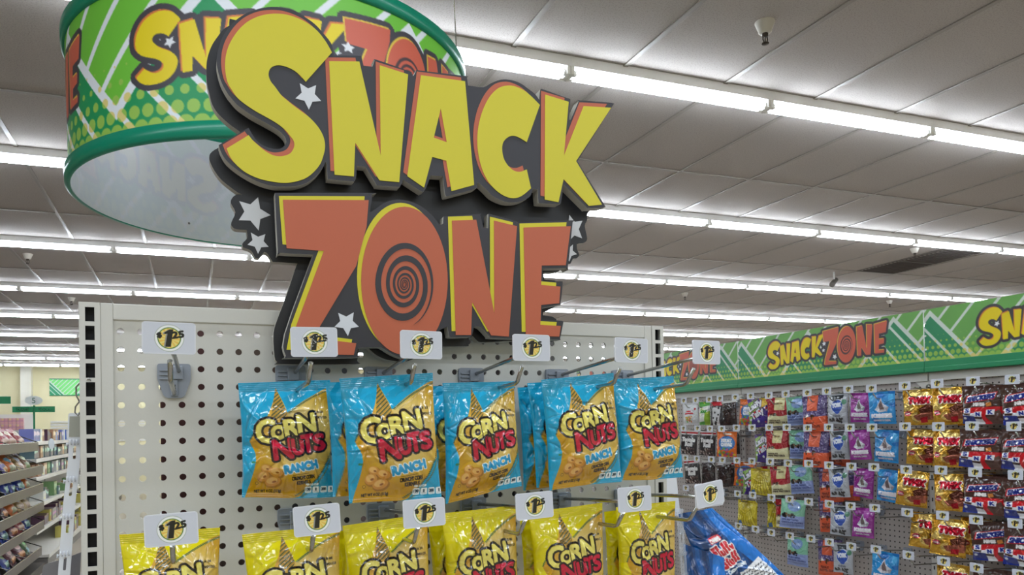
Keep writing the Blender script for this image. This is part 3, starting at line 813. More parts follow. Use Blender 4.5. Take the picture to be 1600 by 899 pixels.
def hook_parts(t, tagme, reach=.24, tilt=(0, 0), two=False, tagoff=(0, 0, 0), low=.19):
    """origin: centre of the bracket on the board, wires run to -Y"""
    b = MB()
    prof = round_corners([(-.0215, .024), (.0215, .024), (.0215, .002), (.0135, -.021), (.009, -.024), (-.009, -.024), (-.0135, -.021), (-.0215, .002)], .004, 3)
    b.slab([prof], -.0065, -.0004)
    for k in range(3): b.box(-.0185, -.002 - .0, -.0095, -.0064, .016-.006*k-.0022, .016-.006*k)
    b.box(-.0045, .0115, -.013, -.0064, .002, .0205, bev=.001)
    b.box(-.0045, .0045, -.010, -.0064, -.0215, .002, bev=.001)
    b.build('bracket', M['hook_plastic'], t)
    w = MB()
    w.tube([(0, -.008, -.006), (0, -.010, -.017), (0, -.016, -.0178), (0, -low*.5, -.0155), (0, -low+.006, -.0125), (0, -low-.002, -.010), (0, -low-.020, .0105)], .0030, 8)
    w.build('lower_prong', M['wire'], t)
    w = MB(); w.tube([(.006, -.010, .013), (.006, -.015, .0145), (.004, -reach*.5, .021), (.0, -reach+.004, .0275)], .0029, 8)
    w.build('upper_arm', M['wire'], t)
    o = link('price_tag', tagme, t, [] if tagme.materials else [M['print_card']], (tagoff[0], -reach-.001+tagoff[1], .0325+tagoff[2]))
    o.rotation_euler = (0, tilt[1], tilt[0])
    if two:
        o2 = link('price_tag', tagme, t, [], (tagoff[0]+.0015, -reach+.0022+tagoff[1], .031+tagoff[2])); o2.rotation_euler = (0, tilt[1]+two, tilt[0])
    return t

HOOK_X = [-.0225, .135, .267, .420, .577, .708]
HOOK_ZA, HOOK_ZB = 1.7229, 1.5110
def build_front_hooks():
    clean = tag_mesh(150, 98); worn = tag_mesh(150, 98, True, 3); worn2 = tag_mesh(150, 98, True, 8)
    what_a = ['', 'the leftmost blue corn snack bag', 'the second blue corn snack bag from the left', 'the middle blue corn snack bag', 'the fourth blue corn snack bag from the left', 'the rightmost blue corn snack bag']
    what_b = ['the leftmost yellow corn snack bag', 'the second yellow corn snack bag from the left', 'the third yellow corn snack bag from the left', 'the fourth yellow corn snack bag from the left', 'the fifth yellow corn snack bag from the left', 'the rightmost yellow corn snack bag']
    for row, z, what in ((0, HOOK_ZA, what_a), (1, HOOK_ZB, what_b)):
        for i, x in enumerate(HOOK_X):
            lab = ('upper' if row == 0 else 'lower') + ' pegboard hook holding ' + what[i]
            if row == 0 and i == 0: lab = 'empty pegboard hook with price tag at the upper left, no bag on it'
            t = thing('display_hook', lab, 'hook', (x, PY-.0005, z), 0, 'metal display hooks on the front pegboard')
            me = clean
            if row == 0: me = [clean, worn2, worn, clean, worn, clean][i]
            tilt = [(0, .01), (0, -.02), (0, .01), (0, .0), (0, .02), (.12, -.01)][i] if row == 0 else [(0, -.03), (0, -.05), (0, -.03), (0, -.04), (0, -.03), (.1, -.12)][i]
            hook_parts(t, me, .24, tilt, two=(.09 if (row, i) == (1, 5) else 0))
            if row == 0: pass

# ------------------------------------------------------------------ snack bags
def bag_mesh(name, cv, Wd, Ht, thick, seed, corners=None, crumple=1.0, ribs=True, nb=(14, 18), creases=34, waist=.04, back=None):
    """pillow bag hanging from its top edge; front faces -Y, local origin at the hang hole; cv gives the print"""
    col = cv.rgb() if isinstance(cv, Canvas) else cv
    h, w = col.shape[:2]
    rs = np.random.RandomState(seed)
    def surf(u, v, side):
        # u in -1..1, v in 0..1 (top to bottom)
        x = u*Wd/2*(1 - waist*np.sin(np.pi*v)**1.0)
        z = -v*Ht
        sv = np.clip((v-.085)/.30, 0, 1)*np.clip((.955-v)/.22, 0, 1); sv = sv*sv*(3-2*sv)
        pil = np.sqrt(np.clip(1-np.abs(u)**2.4, 0, 1))
        y = thick*.5*sv**.6*pil*(0.85+.3*v) + .0006*np.clip((1-np.abs(u))/.02, 0, 1)
        if side < 0: y = y*.75
        d = np.zeros_like(u)
        edge = np.clip((1-np.abs(u))/.06, 0, 1)
        q = np.random.RandomState(seed*2 + (0 if side > 0 else 1))
        X, Z = u*Wd/2, v*Ht
        for _ in range(creases):
            cx, cz = q.uniform(-.5, .5)*Wd, q.uniform(.02, .98)*Ht
            near = (abs(cz/Ht-.5) > .3) or q.rand() < .3
            a = q.normal(math.pi/2, .5) if near else q.uniform(0, math.pi)
            ln, wd = q.uniform(.10, .34)*Ht, q.uniform(.010, .028)*Wd
            am = q.choice([-1, 1])*q.uniform(.008, .026)*Wd*crumple
            dx, dz = X-cx, Z-cz
            al, ac = dx*math.cos(a)+dz*math.sin(a), -dx*math.sin(a)+dz*math.cos(a)
            ac = ac + .25*al*al/ln*q.choice([-1, 1])
            d += am*np.exp(-(ac/wd)**2)*np.exp(-(al/ln)**2*2.2)
        for _ in range(7):     # broad dents
            cx, cz = q.uniform(-.45, .45)*Wd, q.uniform(.12, .92)*Ht; r = q.uniform(.10, .22)*Wd
            d += q.uniform(-.020, .020)*Wd*crumple*np.exp(-(((X-cx)**2+(Z-cz)**2)/r**2))
        # pleats running into the seals
        for s, c0 in ((v, .09), (1-v, .06)):
            ph = q.uniform(0, 6, 3)
            env = np.exp(-((s-c0-.05)/.075)**2)
            d += env*(.0060*Wd*crumple)*(np.sin(u*7+ph[0]) + .7*np.sin(u*15+ph[1]) + .5*np.sin(u*26+ph[2]))
        y = y + d*edge*(np.clip(sv*1.2+.35, 0, 1) if side > 0 else np.clip(sv, 0, 1))
        if ribs:
            y = y + .00022*np.sin(v*Ht*2*math.pi/.0026)*(np.clip((.085-v)/.01, 0, 1) + np.clip((v-.955)/.01, 0, 1))
        if side < 0: y = np.maximum(y, 0.0002*np.clip((1-np.abs(u))/.02, 0, 1))
        else: y = np.maximum(y, -0.0002)
        # the seals wave a little
        qs = np.random.RandomState(seed+77); p1, p2 = qs.uniform(0, 6, 2)
        wav = .010*Wd*crumple*(np.sin(u*3.1+p1)*np.clip(1-v*5, 0, 1) + np.sin(u*3.6+p2)*np.clip(v*5-4, 0, 1))
        z = z + .006*Ht*crumple*np.sin(u*2.2+p1)*np.clip(v*4-3, 0, 1)
        if corners is not None:
            (ax, az), (bx, bz), (cx, cz), (dx, dz) = corners
            f, g = (u+1)/2, v
            x = x + ax*(1-f)*(1-g) + bx*f*(1-g) + cx*(1-f)*g + dx*f*g
            z = z + az*(1-f)*(1-g) + bz*f*(1-g) + cz*(1-f)*g + dz*f*g
        return np.stack([x, (-y if side > 0 else y) + wav, z + .012], -1)
    U, V = np.meshgrid(np.linspace(-1, 1, w), np.linspace(0, 1, h))
    A = surf(U, V, 1).reshape(-1, 3)
    bw, bh = nb
    U2, V2 = np.meshgrid(np.linspace(-1, 1, bw), np.linspace(0, 1, bh))
    B = surf(U2, V2, -1)
    B = B.reshape(-1, 3)
    cb = np.broadcast_to(lin(back) if back is not None else col[:, :max(2, w//30)].mean((0, 1)), (len(B), 3))
    return np_mesh(name, np.concatenate([A, B]), np.concatenate([grid_faces(h, w), grid_faces(bh, bw, len(A), True)]), np.concatenate([col.reshape(-1, 3), cb]))

def letters(cv, items, fill, rim, edge, rim_w, edge_w, bold):
    """fat cartoon lettering: items = (char, x, y, h, w, rot)"""
    mk = np.zeros((cv.H, cv.W), bool); per = []
    for ch, x, y, h, w, r in items:
        m = cv.text_mask(ch, x, y, h, rot=r, wd=w, bold=bold); per.append(m); mk |= m
    cv.put(cv.dilate(mk, edge_w), edge)
    for m in per:
        if rim_w: cv.put(cv.dilate(m, rim_w), edge)
        cv.put(m, fill)
        if rim is not None: cv.put(cv.dilate(m, -0.0) & ~np.roll(np.roll(m, int(3*cv.ss/2), 1), int(3*cv.ss/2), 0), rim, .6)

def corn_bag_art(w, h, ranch=True, seed=1):
    """drawn in a 600 x 750 frame"""
    blue = (30, 158, 198) if ranch else (222, 206, 14)
    green = (52, 84, 62) if ranch else (40, 92, 50)
    cv = Canvas(w, h, 600, 750, blue, ss=2)
    X, Y = cv.X, cv.Y
    gold = [(600,48),(560,58),(490,92),(400,138),(300,205),(283,150),(235,38),(212,130),(160,235),(95,312),(48,380),(85,500),(20,748),(330,748),(410,700),(500,608),(560,525),(600,440)]
    gm = cv.mask([smooth(gold, 45, 4)])
    f = np.clip(1-((X-380)**2/300**2 + (Y-330)**2/330**2), 0, 1)[..., None]
    base = np.array((196, 146, 20), float)*(1-f) + np.array((218, 194, 126), float)*f
    cv.a[gm] = base[gm]
    cv.put(gm & cv.mask([[(95,320),(235,38),(310,240),(200,330),(48,390)]]), (216, 160, 60), .55)
    # woven husk at the peak
    hm = gm & cv.mask([[(205,170),(235,36),(300,205),(280,240),(190,240)]])
    cv.put(hm & (((X*.75+Y) % 24) < 10), (84, 84, 52)); cv.put(hm & (((X*.75+Y+10) % 24) < 5), (214, 142, 48))
    cv.put(hm & (((X*1.6-Y) % 17) < 5), (70, 88, 62), .8)
    # stitched borders
    def stitch(pts, wd=17, n=26, col=green):
        P = smooth(pts, 80, 6)[:-6]; s = np.r_[0, np.cumsum(np.hypot(*np.diff(P, axis=0).T))]
        for k in range(n):
            t = (k+.5)/n*s[-1]; i = min(len(P)-2, np.searchsorted(s, t)-1); d = P[i+1]-P[i]; d = d/(np.linalg.norm(d)+1e-9)
            c = P[i] + d*(t-s[i]); nn = np.array([-d[1], d[0]])*.8 + d*.5
            cv.line(c[0]-nn[0]*wd*.5, c[1]-nn[1]*wd*.5, c[0]+nn[0]*wd*.5, c[1]+nn[1]*wd*.5, 4.2, col)
        for a, b in zip(P, P[1:]): cv.line(a[0], a[1], b[0], b[1], 3.4, col)
    stitch([(600,60),(490,102),(400,148),(290,215)], 18, 30)
    stitch([(100,305),(62,350),(48,385)], 14, 9)
    stitch([(600,452),(552,535),(490,620),(400,700),(330,740)], 20, 32)
    stitch([(600,482),(560,560),(500,640),(420,716),(370,745)], 20, 30, (96, 110, 60))
    # name of the snack
    letters(cv, [('C',98,392,150,118,-.05),('O',196,372,86,88,-.10),('R',286,352,104,88,-.14),('N',376,336,118,112,-.12)], (236, 222, 112), (206, 176, 60), (28, 22, 20), 7, 15, 8)
    letters(cv, [('N',206,500,128,122,-.10),('U',330,470,100,70,-.10),('T',398,458,112,76,-.12),('S',478,446,100,74,-.12)], (196, 24, 56), (160, 10, 40), (28, 14, 20), 6, 14, 8)
    if ranch:
        cv.text('RANCH', 272, 590, 50, (40, 150, 196), outline=(226, 228, 222), ow=5, rot=-.16, wd=222, bold=5.5)
        cv.text('CRUNCHY CORN', 318, 634, 24, (46, 34, 22), rot=-.10, wd=150, bold=1.6); cv.text('KERNELS', 352, 662, 24, (46, 34, 22), rot=-.10, wd=92, bold=1.6)
    else:
        cv.text('CHILE', 330, 585, 50, (196, 30, 40), outline=(232, 222, 190), ow=5, rot=-.14, wd=170, bold=5.5)
        cv.text('CRUNCHY CORN', 318, 634, 24, (46, 34, 22), rot=-.10, wd=150, bold=1.6); cv.text('KERNELS', 352, 662, 24, (46, 34, 22), rot=-.10, wd=92, bold=1.6)
    cv.line(322, 602, 430, 588, 3, (60, 40, 20))
    # toasted kernels
    for x, y, rx, ry, a in ((150,556,34,26,.3),(212,580,44,28,.25),(132,606,38,34,-.4),(192,640,50,32,-.2)):
        cv.disc(x+6, y+8, rx+6, (150, 96, 24), ry+5, .7, a); cv.disc(x, y, rx, (204, 140, 58), ry, 1, a)
        cv.disc(x-4, y-5, rx*.7, (226, 176, 98), ry*.66, 1, a); cv.disc(x+rx*.2, y+2, rx*.28, (150, 88, 36), ry*.22, 1, a)
    cv.disc(92, 652, 10, (60, 46, 20)); cv.disc(92, 652, 7.5, (214, 166, 40)); 
    cv.text('NET WT 4 OZ (113g)', 78, 716, 20, (54, 42, 20), rot=-.03, wd=170, bold=1.2)
    cv.text('PER 1/3 CUP', 412, 668, 13, (240, 244, 244), rot=-.02, wd=84, bold=1)
    for i, tx in enumerate(('130', '1', '200', '1')):
        x = 406 + 52*i; cv.poly(round_corners([(x,676),(x+44,674),(x+44,714),(x,716)], 7), (240, 246, 246))
        cv.text(tx, x+22, 700, 17, (26, 60, 76), align='c', bold=1.4, wd=(30 if len(tx) > 1 else 7)); cv.line(x+8, 707, x+36, 707, 2.4, (60, 96, 110))
    rs = np.random.RandomState(seed)
    cv.text(rs.choice(['1E 23', '10 00', '1B 05', '1A 34']), 492, 212, 15, (60, 54, 40), wd=52, bold=.8); cv.text('10/01/25', 492, 246, 15, (60, 54, 40), wd=76, bold=.8)
    cv.text('CORN', 60, 520, 11, (60, 120, 50), wd=26, bold=.8)
    # crimped edge of bare film
    return cv

def place_quad(name, art, quad, depth, thick, seed, label, cat, group, crumple=1.0, hookz=None, **k):
    """bag whose four corners are where the photograph shows them, at its own distance from the board"""
    Y = PY - depth
    P = [at(x, y, 1, Y) for x, y in quad]
    top = (P[0]+P[1])/2
    Wd = (P[1][0]-P[0][0] + P[3][0]-P[2][0])/2; Ht = ((P[0][2]+P[1][2]) - (P[2][2]+P[3][2]))/2
    ideal = [(-Wd/2, 0), (Wd/2, 0), (-Wd/2, -Ht), (Wd/2, -Ht)]
    cor = [(p[0]-top[0]-i[0], p[2]-top[2]-i[1]) for p, i in zip(P, ideal)]
    me = bag_mesh(name, art, Wd, Ht, thick, seed, cor, crumple, **k)
    o = link(name, me, None, [M['print_gloss']], (top[0], Y, top[2]-.012))
    return tag(o, label, cat, group)

def build_front_bags():
    hi = (190, 250); ra = [corn_bag_art(*hi, True, s) for s in (1, 2)]; ye = [corn_bag_art(*hi, False, s) for s in (5, 6)]
    ra = [c.rgb() for c in ra]; ye = [c.rgb() for c in ye]
    G1, G2 = 'blue and gold corn snack bags on the upper row of hooks', 'yellow and gold corn snack bags on the lower row of hooks'
    rq = [([(372,599),(516,594),(378,779),(521,777)], .075, 'leftmost blue and gold corn snack bag on the upper hook row'),
          ([(530,592),(676,583),(545,788),(690,779)], .165, 'second blue and gold corn snack bag from the left, upper hook row'),
          ([(691,599),(803,596),(696,787),(815,760)], .125, 'middle blue and gold corn snack bag of five on the upper row'),
          ([(845,594),(958,583),(858,766),(971,753)], .140, 'fourth blue and gold corn snack bag from the left, upper hook row'),
          ([(956,593),(1053,588),(970,751),(1068,747)], .100, 'rightmost blue and gold corn snack bag on the upper hook row')]
    for i, (q, d, lab) in enumerate(rq):
        place_quad('snack_bag', ra[i % 2], q, d, .036, 11+i, lab, 'snack bag', G1, 1.0)
    lo = corn_bag_art(76, 100, True, 3).rgb()
    bq = [([(508,598),(640,594),(520,776),(660,772)], .10, 'blue corn snack bag hanging behind the second front one, dark edge showing'),
          ([(660,604),(770,602),(668,770),(780,765)], .065, 'blue corn snack bag hanging behind the middle front one'),
          ([(808,606),(915,600),(818,766),(920,756)], .060, 'rearmost blue corn snack bag behind the fourth front one'),
          ([(824,599),(934,592),(838,764),(948,754)], .100, 'blue corn snack bag between the fourth front one and the rearmost')]
    for i, (q, d, lab) in enumerate(bq):
        place_quad('snack_bag', lo, q, d, .03, 31+i, lab, 'snack bag', G1, 1.0)
    yq = [([(186,836),(344,825),(200,1012),(346,1006)], .120, 'leftmost yellow corn snack bag, under the lower left price tag'),
          ([(378,836),(531,820),(392,1012),(536,1000)], .150, 'second yellow corn snack bag from the left, lower hook row'),
          ([(535,822),(668,803),(548,1000),(676,988)], .135, 'third yellow corn snack bag from the left, lower hook row'),
          ([(690,803),(806,790),(700,985),(812,975)], .130, 'fourth yellow corn snack bag from the left, lower hook row'),
          ([(826,801),(942,786),(838,968),(944,955)], .135, 'fifth yellow corn snack bag from the left, lower hook row'),
          ([(962,793),(1055,783),(968,962),(1054,950)], .100, 'rightmost yellow corn snack bag, beside the clear clip strip')]
    for i, (q, d, lab) in enumerate(yq):
        place_quad('snack_bag', ye[i % 2], q, d, .036, 51+i, lab, 'snack bag', G2, 1.0)
    lo = corn_bag_art(76, 100, False, 7).rgb()
    bq = [([(668,812),(780,800),(680,980),(790,970)], .085, 'yellow corn snack bag hanging behind the fourth front one of the lower row'),
          ([(812,808),(920,795),(820,965),(925,955)], .085, 'yellow corn snack bag hanging behind the fifth front one of the lower row'),
          ([(944,800),(1030,790),(950,955),(1035,945)], .06, 'yellow corn snack bag hanging behind the rightmost front one of the lower row'),
          ([(520,832),(650,812),(530,990),(660,980)], .09, 'yellow corn snack bag hanging behind the third front one of the lower row')]
    for i, (q, d, lab) in enumerate(bq):
        place_quad('snack_bag', lo, q, d, .03, 71+i, lab, 'snack bag', G2, 1.0)

# ------------------------------------------------------------------ blue candy bags and clip strips
def candy_art(w, h):
    cv = Canvas(w, h, 600, 760, (4, 66, 126), ss=2)  # base blue darkened: the shade on the bag's left is put into the colour
    for k in range(7):
        x = 60 + 95*k; cv.poly(smooth([(x,0),(x+60,0),(x+110,250),(x+40,500),(x+90,760),(x+20,760),(x-30,500),(x+40,250)], 60, 4), (8, 84, 156) if k % 2 else (4, 50, 100))
    cv.poly(smooth([(420,0),(600,0),(600,760),(380,760),(470,520),(400,260)], 60, 4), (14, 116, 206))  # brighter streak at the right, outside that painted shade
    cv.poly(round_corners([(190,190),(345,180),(345,222),(190,232)], 14), (206, 40, 52)); cv.text('CHARMS', 202, 226, 28, (240, 236, 232), wd=126, bold=3, rot=-.06)
    R_, B_ = (206, 34, 50), (246, 240, 240)
    letters(cv, [('F',170,322,72,48,-.06),('l',222,319,74,17,-.06),('u',242,318,52,42,-.06),('f',288,315,74,34,-.06),('f',324,313,74,34,-.06),('y',358,311,54,44,-.06)], R_, None, B_, 5, 9, 7)
    letters(cv, [('S',190,398,68,46,-.06),('t',240,395,66,30,-.06),('u',272,393,48,42,-.06),('f',318,390,70,32,-.06),('f',352,388,70,32,-.06)], R_, None, B_, 5, 9, 7)
    cv.text('Cotton Candy', 200, 442, 26, (238, 244, 248), wd=200, bold=2, rot=-.06)
    cv.poly([(290,470),(540,440),(560,740),(290,760)], (232, 234, 238))
    rs = np.random.RandomState(2)
    for r in range(11):
        x = 304; y = 486 + 24*r
        while x < 530:
            l = rs.uniform(14, 46); cv.line(x, y, min(540, x+l), y-6, 8, (70, 72, 86)); x += l+7
    return cv

def clip_strip(name, label, pts, wd, header, mat_, parent_loc, hooks=9, facing=0.0):
    """a long plastic merchandising strip: pts = centre line top to bottom"""
    t = thing(name, label, 'clip strip', (0, 0, 0))
    P = [Vector(p) for p in pts]; L = [0]
    for a, b in zip(P, P[1:]): L.append(L[-1] + (b-a).length)
    def pos(s):
        for i in range(len(P)-1):
            if s <= L[i+1] or i == len(P)-2:
                f = (s-L[i])/(L[i+1]-L[i]); return P[i].lerp(P[i+1], f)
    side = Vector((math.cos(facing), math.sin(facing), 0)); nrm = Vector((math.sin(facing), -math.cos(facing), 0))
    n = hooks*4; step = L[-1]/n; yc = P[0].y
    edge = [pos(k*step) for k in range(n+1)]
    outer = [(c.x-wd*.5, c.z) for c in edge] + [(c.x+wd*.5, c.z) for c in edge[::-1]]
    holes = []
    for k in range(hooks):
        a, b = pos((k*4+1.0)*step), pos((k*4+2.4)*step)
        holes.append(round_corners([(a.x-wd*.12, a.z), (a.x+wd*.12, a.z), (b.x+wd*.12, b.z), (b.x-wd*.12, b.z)], wd*.08, 2))
    sb = MB(); sb.slab([outer] + holes, yc-.0006, yc+.0006); sb.build('strip_body', mat_, t)
    m = MB()
    for k in range(hooks):
        c = pos((k*4+.8)*step)
        for x in (-.34, 0, .34): m.tube([c + side*x*wd*.8 + nrm*.001, c + side*x*wd*.8 + nrm*.006 + Vector((0, 0, .001)), c + side*(x*.8-.06)*wd + nrm*.007 + Vector((0, 0, .007))], .0011, 5)
        m.tube([c - side*wd*.5, c - side*wd*.62 + Vector((0, 0, .002)), c - side*wd*.66 + Vector((0, 0, -.003))], .0016, 5)
    m.build('clip_teeth', mat_, t)
    return t

def build_clip_strips():
    # left of the end panel
    Y = 1.215
    A = [at(x, y, 1, Y) for x, y in ((117, 683), (116, 720), (108, 790), (99, 915))]
    t = clip_strip('clip_strip', 'clear plastic clip strip hanging by a wire hook left of the pegboard panel', A, .0150, None, M['clear'], None, 4)
    q = [at(x, y, 1, Y-.002) for x, y in ((107, 646), (131, 646), (131, 688), (105, 688))]
    m = MB(); m.slab([round_corners([(p[0], p[2]) for p in q], .003, 3)], Y-.003, Y-.0015); m.build('header_sleeve', M['clear'], t)
    q = [at(x, y, 1, Y-.002) for x, y in ((109, 651), (131, 651), (131, 683), (108, 683))]
    m = MB(); m.slab([[(p[0], p[2]) for p in q]], Y-.0042, Y-.0032); m.build('header_card', M['card_grey'], t)
    m = MB(); m.tube([tuple(at(x, y, 1, yy)) for x, y, yy in ((144, 598, 1.152), (140, 592, 1.142), (127, 597, 1.16), (119, 605, 1.19), (119, 618, 1.20), (124, 628, 1.205), (118, 636, 1.21), (117, 645, 1.212), (122, 650, 1.212), (125, 644, 1.212))], .0011, 6)
    m.build('wire_hook', M['wire'], t)
    q = [at(x, y, 1, Y+.03) for x, y in ((64, 905), (68, 884), (76, 880), (100, 874), (127, 863), (124, 920))]
    m = MB(); m.slab([[(p[0], p[2]) for p in q]], Y+.028, Y+.030)
    tag(m.build('hanging_card', M['dark_card']), 'grey card corner sticking out at the bottom of the left clip strip', 'card')
    # right of the end panel
    Y = 1.10
    A = [at(x, y, 1, Y) for x, y in ((1061, 795), (1064, 830), (1068, 880), (1072, 960))]
    t = clip_strip('clip_strip', 'clear plastic clip strip in front of the blue candy bags, right of the pegboard panel', A, .013, None, M['clear_thin'], None, 5)
    q = [at(x, y, 1, 1.175) for x, y in ((1036, 744), (1056, 746), (1062, 806), (1040, 806))]
    m = MB(); m.slab([round_corners([(p[0], p[2]) for p in q], .002, 2)], 1.173, 1.175)
    m.build('header_card', M['paper'], t)
    art = candy_art(150, 190).rgb()
    for i, (quad, yy, sd, lab) in enumerate((([(1060,804),(1113,794),(1132,990),(1240,912)], 1.135, 91, 'blue cotton candy bag sticking out right of the pegboard panel, upper one'),
                                           ([(1068,850),(1132,872),(1076,1040),(1140,1050)], 1.108, 92, 'second blue cotton candy bag just below, behind the clear strip'))):
        P = [at(x, y, 1, yy) for x, y in quad]; top = (P[0]+P[1])/2
        Wd = .5*(np.linalg.norm(P[1]-P[0]) + np.linalg.norm(P[3]-P[2])); Ht = .5*(np.linalg.norm(P[2]-P[0]) + np.linalg.norm(P[3]-P[1]))
        ideal = [(-Wd/2, 0), (Wd/2, 0), (-Wd/2, -Ht), (Wd/2, -Ht)]
        cor = [(p[0]-top[0]-i_[0], p[2]-top[2]-i_[1]) for p, i_ in zip(P, ideal)]
        me = bag_mesh('candy_bag', art, Wd, Ht, .03, sd, cor, 1.3, waist=.0)
        tag(link('candy_bag', me, None, [M['print_gloss']], (top[0], yy, top[2]-.012)), lab, 'candy bag', 'blue cotton candy bags on the clip strip')
# ------------------------------------------------------------------ the candy wall on the right
WX = 3.0
def pegboard_material():
    m = mat('wall_pegboard', (182, 172, 164), 0.5)
    nt = m.node_tree; N = nt.nodes; L = nt.links; b = N['Principled BSDF']
    tc = N.new('ShaderNodeTexCoord'); sc = N.new('ShaderNodeVectorMath'); sc.operation = 'SCALE'; sc.inputs[3].default_value = 1/IN
    L.new(tc.outputs['Object'], sc.inputs[0])
    fr = N.new('ShaderNodeVectorMath'); fr.operation = 'FRACTION'; L.new(sc.outputs[0], fr.inputs[0])
    sb = N.new('ShaderNodeVectorMath'); sb.operation = 'SUBTRACT'; sb.inputs[1].default_value = (.5, .5, .5); L.new(fr.outputs[0], sb.inputs[0])
    mu = N.new('ShaderNodeVectorMath'); mu.operation = 'MULTIPLY'; mu.inputs[1].default_value = (0, 1, 1); L.new(sb.outputs[0], mu.inputs[0])
    ln = N.new('ShaderNodeVectorMath'); ln.operation = 'LENGTH'; L.new(mu.outputs[0], ln.inputs[0])
    lt = N.new('ShaderNodeMath'); lt.operation = 'LESS_THAN'; lt.inputs[1].default_value = .15; L.new(ln.outputs['Value'], lt.inputs[0])
    mx = N.new('ShaderNodeMix'); mx.data_type = 'RGBA'; mx.inputs[6].default_value = (*lin((172, 164, 158)), 1); mx.inputs[7].default_value = (*lin((40, 36, 36)), 1)
    L.new(lt.outputs[0], mx.inputs[0]); L.new(mx.outputs[2], b.inputs['Base Color'])
    return m

def build_wall():
    t = thing('wall_gondola', 'long beige pegboard display wall on the right, full of hanging candy bags', 'display wall', (0, 0, 0))
    pm = pegboard_material()
    ends = [-.14, 1.08, 2.30, 3.52, 4.74, 5.96]
    for a, b in zip(ends, ends[1:]):
        MB().box(WX, WX+.02, a+.012, b-.012, .12, 1.815).build('pegboard', pm, t)
        m = MB(); m.box(WX-.012, WX+.03, a+.004, b-.004, 1.815, 1.853, bev=.002)
        # the rail dips to a tab at each upright
        m.slab([[(a+.004, 1.816), (a+.07, 1.816), (a+.035, 1.787), (a+.004, 1.780)]], -.0, .004)
        bm = m.bm
        for v in bm.verts:
            if -.001 < v.co.y < .006 and v.co.x > a-.1 and v.co.x < a+.1: v.co = Vector((WX-.006+v.co.y, v.co.x, v.co.z))
        m.build('top_rail', M['panel'], t)
    for y in ends:
        m = MB(); m.box(WX-.004, WX+.03, y-.012, y+.012, 0, 1.815)
        for k in range(30): m.box(WX-.0046, WX-.003, y-.003, y+.003, 1.80-.05*k-.016, 1.80-.05*k, 1)
        up = m.build('upright', [M['panel'], M['slot']], t)
        m = MB(); m.tube([(WX-.004, y, 1.79), (WX-.014, y, 1.79), (WX-.02, y, 1.79)], [.011, .011, .006], 12); m.build('bolt', M['wire'], up)
    m = MB(); m.box(WX-.35, WX+.03, -.14, 5.96, 0, .12, bev=.004); m.build('base_deck', M['panel'], t)
    m = MB(); m.box(WX+.03, WX+.05, -.14, 5.96, 0, 2.0); m.build('backing', M['panel'], t)

    # header banners
    H, Wb = .226, 1.214
    w, h = 560, 105
    cv = Canvas(w, h, Wb, H, (0, 0, 0), ss=3)
    paint_pattern(cv, H, period=Wb/2.35, ph=.03)
    wl = max(l[:, 0].max() for _, ls in LOGO[1] for l in ls)
    s = .150
    paint_logo(cv, Wb*.205, .042, s, sx=(.78/(wl*s)))
    col = cv.rgb(); first = None
    labs = ['green SNACK ZONE banner at the right end of the candy wall', 'green SNACK ZONE banner with its whole logo showing, middle of the candy wall',
            'far green SNACK ZONE banner half hidden behind the pegboard end panel', 'farthest green banner of the candy wall, behind the pegboard end panel']
    for i, (a, b) in enumerate(zip(ends[1:], ends[2:])):
        if first is None:
            b_ = thing('header_banner', labs[i], 'banner', (WX-.03, (a+b)/2, 1.853), 0, 'SNACK ZONE banners above the candy wall')
            # canvas x runs toward the shopper's right, i.e. toward -Y
            yy, zz = np.linspace(Wb/2, -Wb/2, w), np.linspace(.05+H, .05, h)
            V = np.stack([np.full((h, w), 0.0), np.broadcast_to(yy, (h, w)), np.broadcast_to(zz[:, None], (h, w))], -1).reshape(-1, 3)
            link('printed_face', np_mesh('printed_face', V, grid_faces(h, w), col.reshape(-1, 3), smooth=False), b_, [M['print_flat']])
            MB().box(.0005, .006, -Wb/2, Wb/2, .048, .05+H).build('board', M['sign_white'], b_)
            m = MB(); m.box(-.006, .022, -Wb/2-.002, Wb/2+.002, 0, .022, bev=.003); m.box(-.003, .012, -Wb/2-.002, Wb/2+.002, .020, .050, bev=.002)
            m.build('bottom_rail', M['green_band_matte'], b_)
            m = MB()
            for z in (.10, .16, .215): m.tube([(-.002, Wb/2-.004, z), (-.0005, Wb/2-.004, z)], [.004, .005], 8)
            m.build('clip', M['sign_white'], b_)
            m = MB()
            for y in (-.4, .4): m.box(.006, .05, y-.012, y+.012, .0, .24)
            m.build('bracket', M['panel'], b_)
            first = b_
        else:
            c = copy_tree(first); c.location = (WX-.03, (a+b)/2, 1.853); c['label'] = labs[i]

# -------- wall bag prints: each drawn in a 100 x 126 frame
def art(bg, fn, w=52, h=66):
    cv = Canvas(w, h, 100, 126, bg, ss=3); fn(cv); return cv.rgb()
def speck(cv, n, cols, r=(1.2, 3), box=(0, 100, 0, 126), seed=0):
    rs = np.random.RandomState(seed)
    for _ in range(n):
        cv.disc(rs.uniform(box[0], box[1]), rs.uniform(box[2], box[3]), rs.uniform(*r), cols[rs.randint(len(cols))], ry=rs.uniform(*r))

